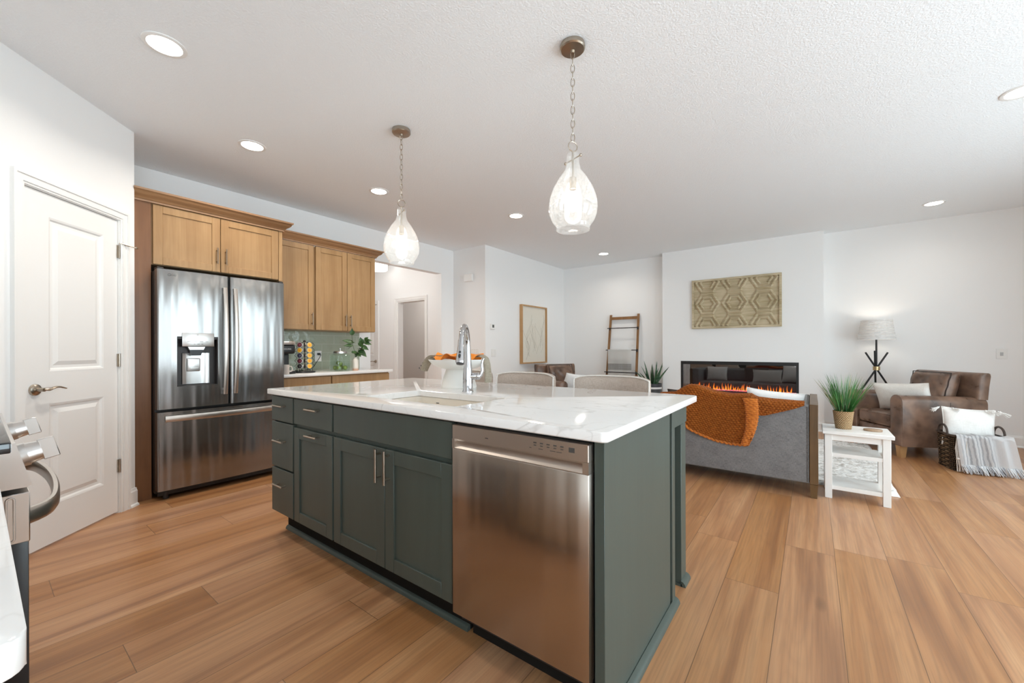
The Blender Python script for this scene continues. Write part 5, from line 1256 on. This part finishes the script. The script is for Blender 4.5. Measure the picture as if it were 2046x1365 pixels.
# ================================================================== floor lamp
LC = Vector((.655, 6.87, 0))
t = Thing('floor_lamp', 'black tripod floor lamp with a pleated white shade behind the armchair', 'floor lamp', LC)
ft = [Vector((-.47, -.10, 0)), Vector((.46, .10, 0)), Vector((.03, .20, 0))]; hub = Vector((0, 0, .885))
for f in ft:
    d = (hub-f).normalized(); top = hub+d*.275*1.0; m = M(); off = d.cross(ZV).normalized()*.012; m.cyl(f+off, hub+d*.225+off, .0105, n=12); t.part('leg', m, BLACKM)
m = M(); m.lathe([(.030, -.028), (.036, -.028), (.036, .020), (.030, .020)], c=hub, n=24, caps=False); t.part('collar', m, plain('antique_brass', (.50, .38, .21), .3, 1))
m = M(); m.cyl(hub, hub+ZV*.44, .010, n=12); t.part('stem', m, BLACKM)
SHD = G('pleated_shade'); zz = SHD.add('SeparateXYZ', {'Vector': SHD.co()}).outputs[2]
trl = SHD.add('BsdfTranslucent', {'Color': (.9, .87, .83)}); dif = SHD.add('BsdfDiffuse', {'Color': (.80, .795, .79)}); sm = SHD.add('MixShader', {0: .16, 1: dif.outputs[0], 2: trl.outputs[0]}); SHD.l.new(sm.outputs[0], SHD.out.inputs[0]); SHD.n.remove(SHD.b)
m = M(); zb, zt, rb, rt_ = 1.243, 1.493, .186, .150; pr = []
for i in range(121):
    q = i/120; pr.append((rb+(rt_-rb)*q+(.0035*sin(q*pi*2*13) if 3 < i < 117 else .003), zb+(zt-zb)*q))
m.lathe(pr, n=64); m.lathe([(a-.004, b) for a, b in pr[::6]], n=64); t.part('lamp_shade', m, SHD.m, smooth=60)
m = M(); m.ball((0, 0, 1.37), .032, n=16); t.part('bulb', m, emit('warm_bulb', (1, .86, .68), 5))
l = bpy.data.lights.new('lamp_bulb', 'POINT'); l.energy = 1.5; l.color = (1, .86, .70); l.shadow_soft_size = .035
o = bpy.data.objects.new('lamp_bulb', l); COL.objects.link(o); o.parent = t.o; o.location = (0, 0, 1.41)
m = M(); m.tube([hub+Vector((.01, 0, -.02)), hub+Vector((.05, 0, -.10)), hub+Vector((.13, .03, -.25)), hub+Vector((.2, .06, -.4)), Vector((.3, .12, .3)), Vector((.42, .2, .01))], .003, 6); t.part('cord', m, BLACK)

# ================================================================== basket with pillow and fringed throw
BC = Vector((1.19, 5.60, 0)); BR = R(12)
t = Thing('storage_basket', 'dark woven rectangular basket on the floor beside the leather armchair', 'basket', BC, BR)
WICK = mk_weave('dark_wicker', (.030, .020, .014), (.25, .165, .095), 52, 17, .7, 'UV', .010)
bl, bd, bh = .185, .145, .325
m = M()
def bwall(u, v):
    P = rounded(-bl, bl, -bd, bd, .05, 0, 6); n = len(P); q = u*n; i = int(q) % n; f = q-int(q); a, b = Vector(P[i]), Vector(P[(i+1) % n]); s = .94+.06*v
    p = a.lerp(b, f)*s; nrm = Vector((p.x, p.y, 0)).normalized(); r = math.floor(v*17); wv = .006*sin(u*2*pi*26+pi*(r % 2))
    return p+nrm*wv+ZV*(v*bh)
m.grid(bwall, 180, 51, 1, 1, cu=True); m.box(-bl*.92, bl*.92, -bd*.92, bd*.92, .002, .012); t.part('woven_body', m, WICK, smooth=60)
m = M(); m.tube([Vector(p)*1.0+ZV*(bh) for p in rounded(-bl-.004, bl+.004, -bd-.004, bd+.004, .05, 0, 6)], .011, 8, True); t.part('rim', m, mk_leather('dark_braid', (.022, .015, .011), (.07, .045, .03)))
for sx in (-1, 1):
    m = M(); m.tube([(sx*(bl+.006), .075*cos(pi*i/12), bh+.002+.082*sin(pi*i/12)**.8) for i in range(13)], .009, 8); t.part('handle', m, plain('dark_handle', (.05, .032, .024), .6))
IVO = mk_fabric('ivory_cotton', (.78, .765, .74), (.88, .87, .85), 200)
p = pillow('tassel_pillow', 'ivory pillow with corner tassels standing in the woven basket', .37, .36, .13, IVO)
brot = Matrix.Rotation(BR, 3, 'Z')
put(p, BC+brot @ Vector((-.005, .02, .205)), R(-8), R(3), BR)
def tassel(par, c, d, L=.075):
    c, d = Vector(c), Vector(d).normalized(); m = M(); m.tube([c, c+d*.012], .004, 6); m.ball(c+d*.016, .0095, n=10)
    s = d.cross(Vector((0, 1, .1))).normalized(); q = d.cross(s); rn = random.Random(int(c.x*1000))
    for k in range(26):
        a = rn.uniform(0, 2*pi); r = rn.uniform(.002, .016); e = c+d*(L*rn.uniform(.85, 1.05))+s*(r*cos(a)*1.6)+q*(r*sin(a)*1.6); m.tube([c+d*.016+s*(r*.3*cos(a))+q*(r*.3*sin(a)), c+d*.05+s*(r*cos(a))+q*(r*sin(a)), e], .0017, 5)
    p.part('tassel', m, IVO)
tassel(p, (-.20, 0, .355), (-.75, -.2, -.55)); tassel(p, (.20, 0, .355), (.8, -.2, -.45), .085); tassel(p, (-.13, -.03, .35), (.5, -.5, -.25), .06); tassel(p, (.09, -.03, .35), (.8, -.5, -.2), .07); tassel(p, (.15, -.03, .352), (.5, -.6, -.5), .06)
g = G('fringed_throw'); s = g.add('SeparateXYZ', {'Vector': g.co('UV')}); u, v = s.outputs[0], s.outputs[1]
st = g.math('MULTIPLY', g.math('GREATER_THAN', g.math('SINE', g.math('MULTIPLY_ADD', u, 88.0, g.math('MULTIPLY', g.noise(g.co('UV'), 6, 2), 5.0))), .25), g.ramp(g.math('ABSOLUTE', g.math('SUBTRACT', u, .33)), [(.22, 1), (.34, 0)]))
nz = g.noise(g.mapping(g.co('UV'), (160, 14, 1)), 1, 2)
g.set(Base_Color=g.mix(g.math('MULTIPLY', st, g.math('MULTIPLY_ADD', nz, .7, .12)), (.87, .87, .88), (.30, .31, .34)), Roughness=.92, Sheen_Weight=.1); g.bump(nz, .5, .003)
THR = g.m; THW = plain('grey_white_yarn', (.66, .66, .67), .9); THG = plain('grey_yarn', (.36, .37, .40), .9)
t = Thing('fringed_throw', 'white and grey fringed throw hanging over the front of the woven basket', 'throw', BC, BR)
tx0, tx1 = -.172, .20
def thr(u, v):
    x = tx0+(tx1-tx0)*u; s = v*.36
    fo = .012*sin(u*26)*min(1, v*2)
    if s < .07: return (x-.0, -bd+.055-s+.0, bh+.016+.006*sin(u*20))
    if s < .11: a = (s-.07)/.04*pi/2; return (x+.0, -bd-.015-.022*sin(a), bh+.016-.022*(1-cos(a))+.006*sin(u*20)*cos(a))
    z = bh-.006-(s-.11); return (x*(1+.18*(s-.11))+.10*(s-.11), -bd-.037-fo-.10*(s-.11), z)
m = M(); m.grid(thr, 90, 50); bmesh.ops.solidify(m.bm, geom=m.bm.faces[:], thickness=.004); t.part('cloth', m, THR, smooth=80)
rn = random.Random(4); mA, mB = M(), M()
for k in range(120):
    u = (k+.5)/120; b = Vector(thr(u, 1)); L = b.z-.004; e = Vector((b.x+.02+rn.uniform(-.012, .012), b.y-.012-rn.uniform(0, .035), .004+rn.uniform(0, .012))); c = b.lerp(e, .5)+Vector((rn.uniform(-.004, .004), -.006, 0))
    (mA if rn.random() < .62 else mB).tube([b+ZV*.01, c, e], [.0028, .0026, .0018], 5)
t.part('fringe', mA, THW); t.part('grey_fringe', mB, THG)
m = M()
for k in range(9):
    x = -.178+.009*k; m.tube([(x*.9, -bd-.020, bh+.012), (x-.004, -bd-.040, .22), (x+.002, -bd-.045, .13), (x+.004+rn.uniform(-.01, .01), -bd-.055, .012)], .0032, 6)
for x in (-.168, -.130): m.ball((x, -bd-.047, .125), .014, .012, .010, 10)
t.part('knotted_tassel', m, plain('oatmeal_yarn', (.56, .50, .45), .9))
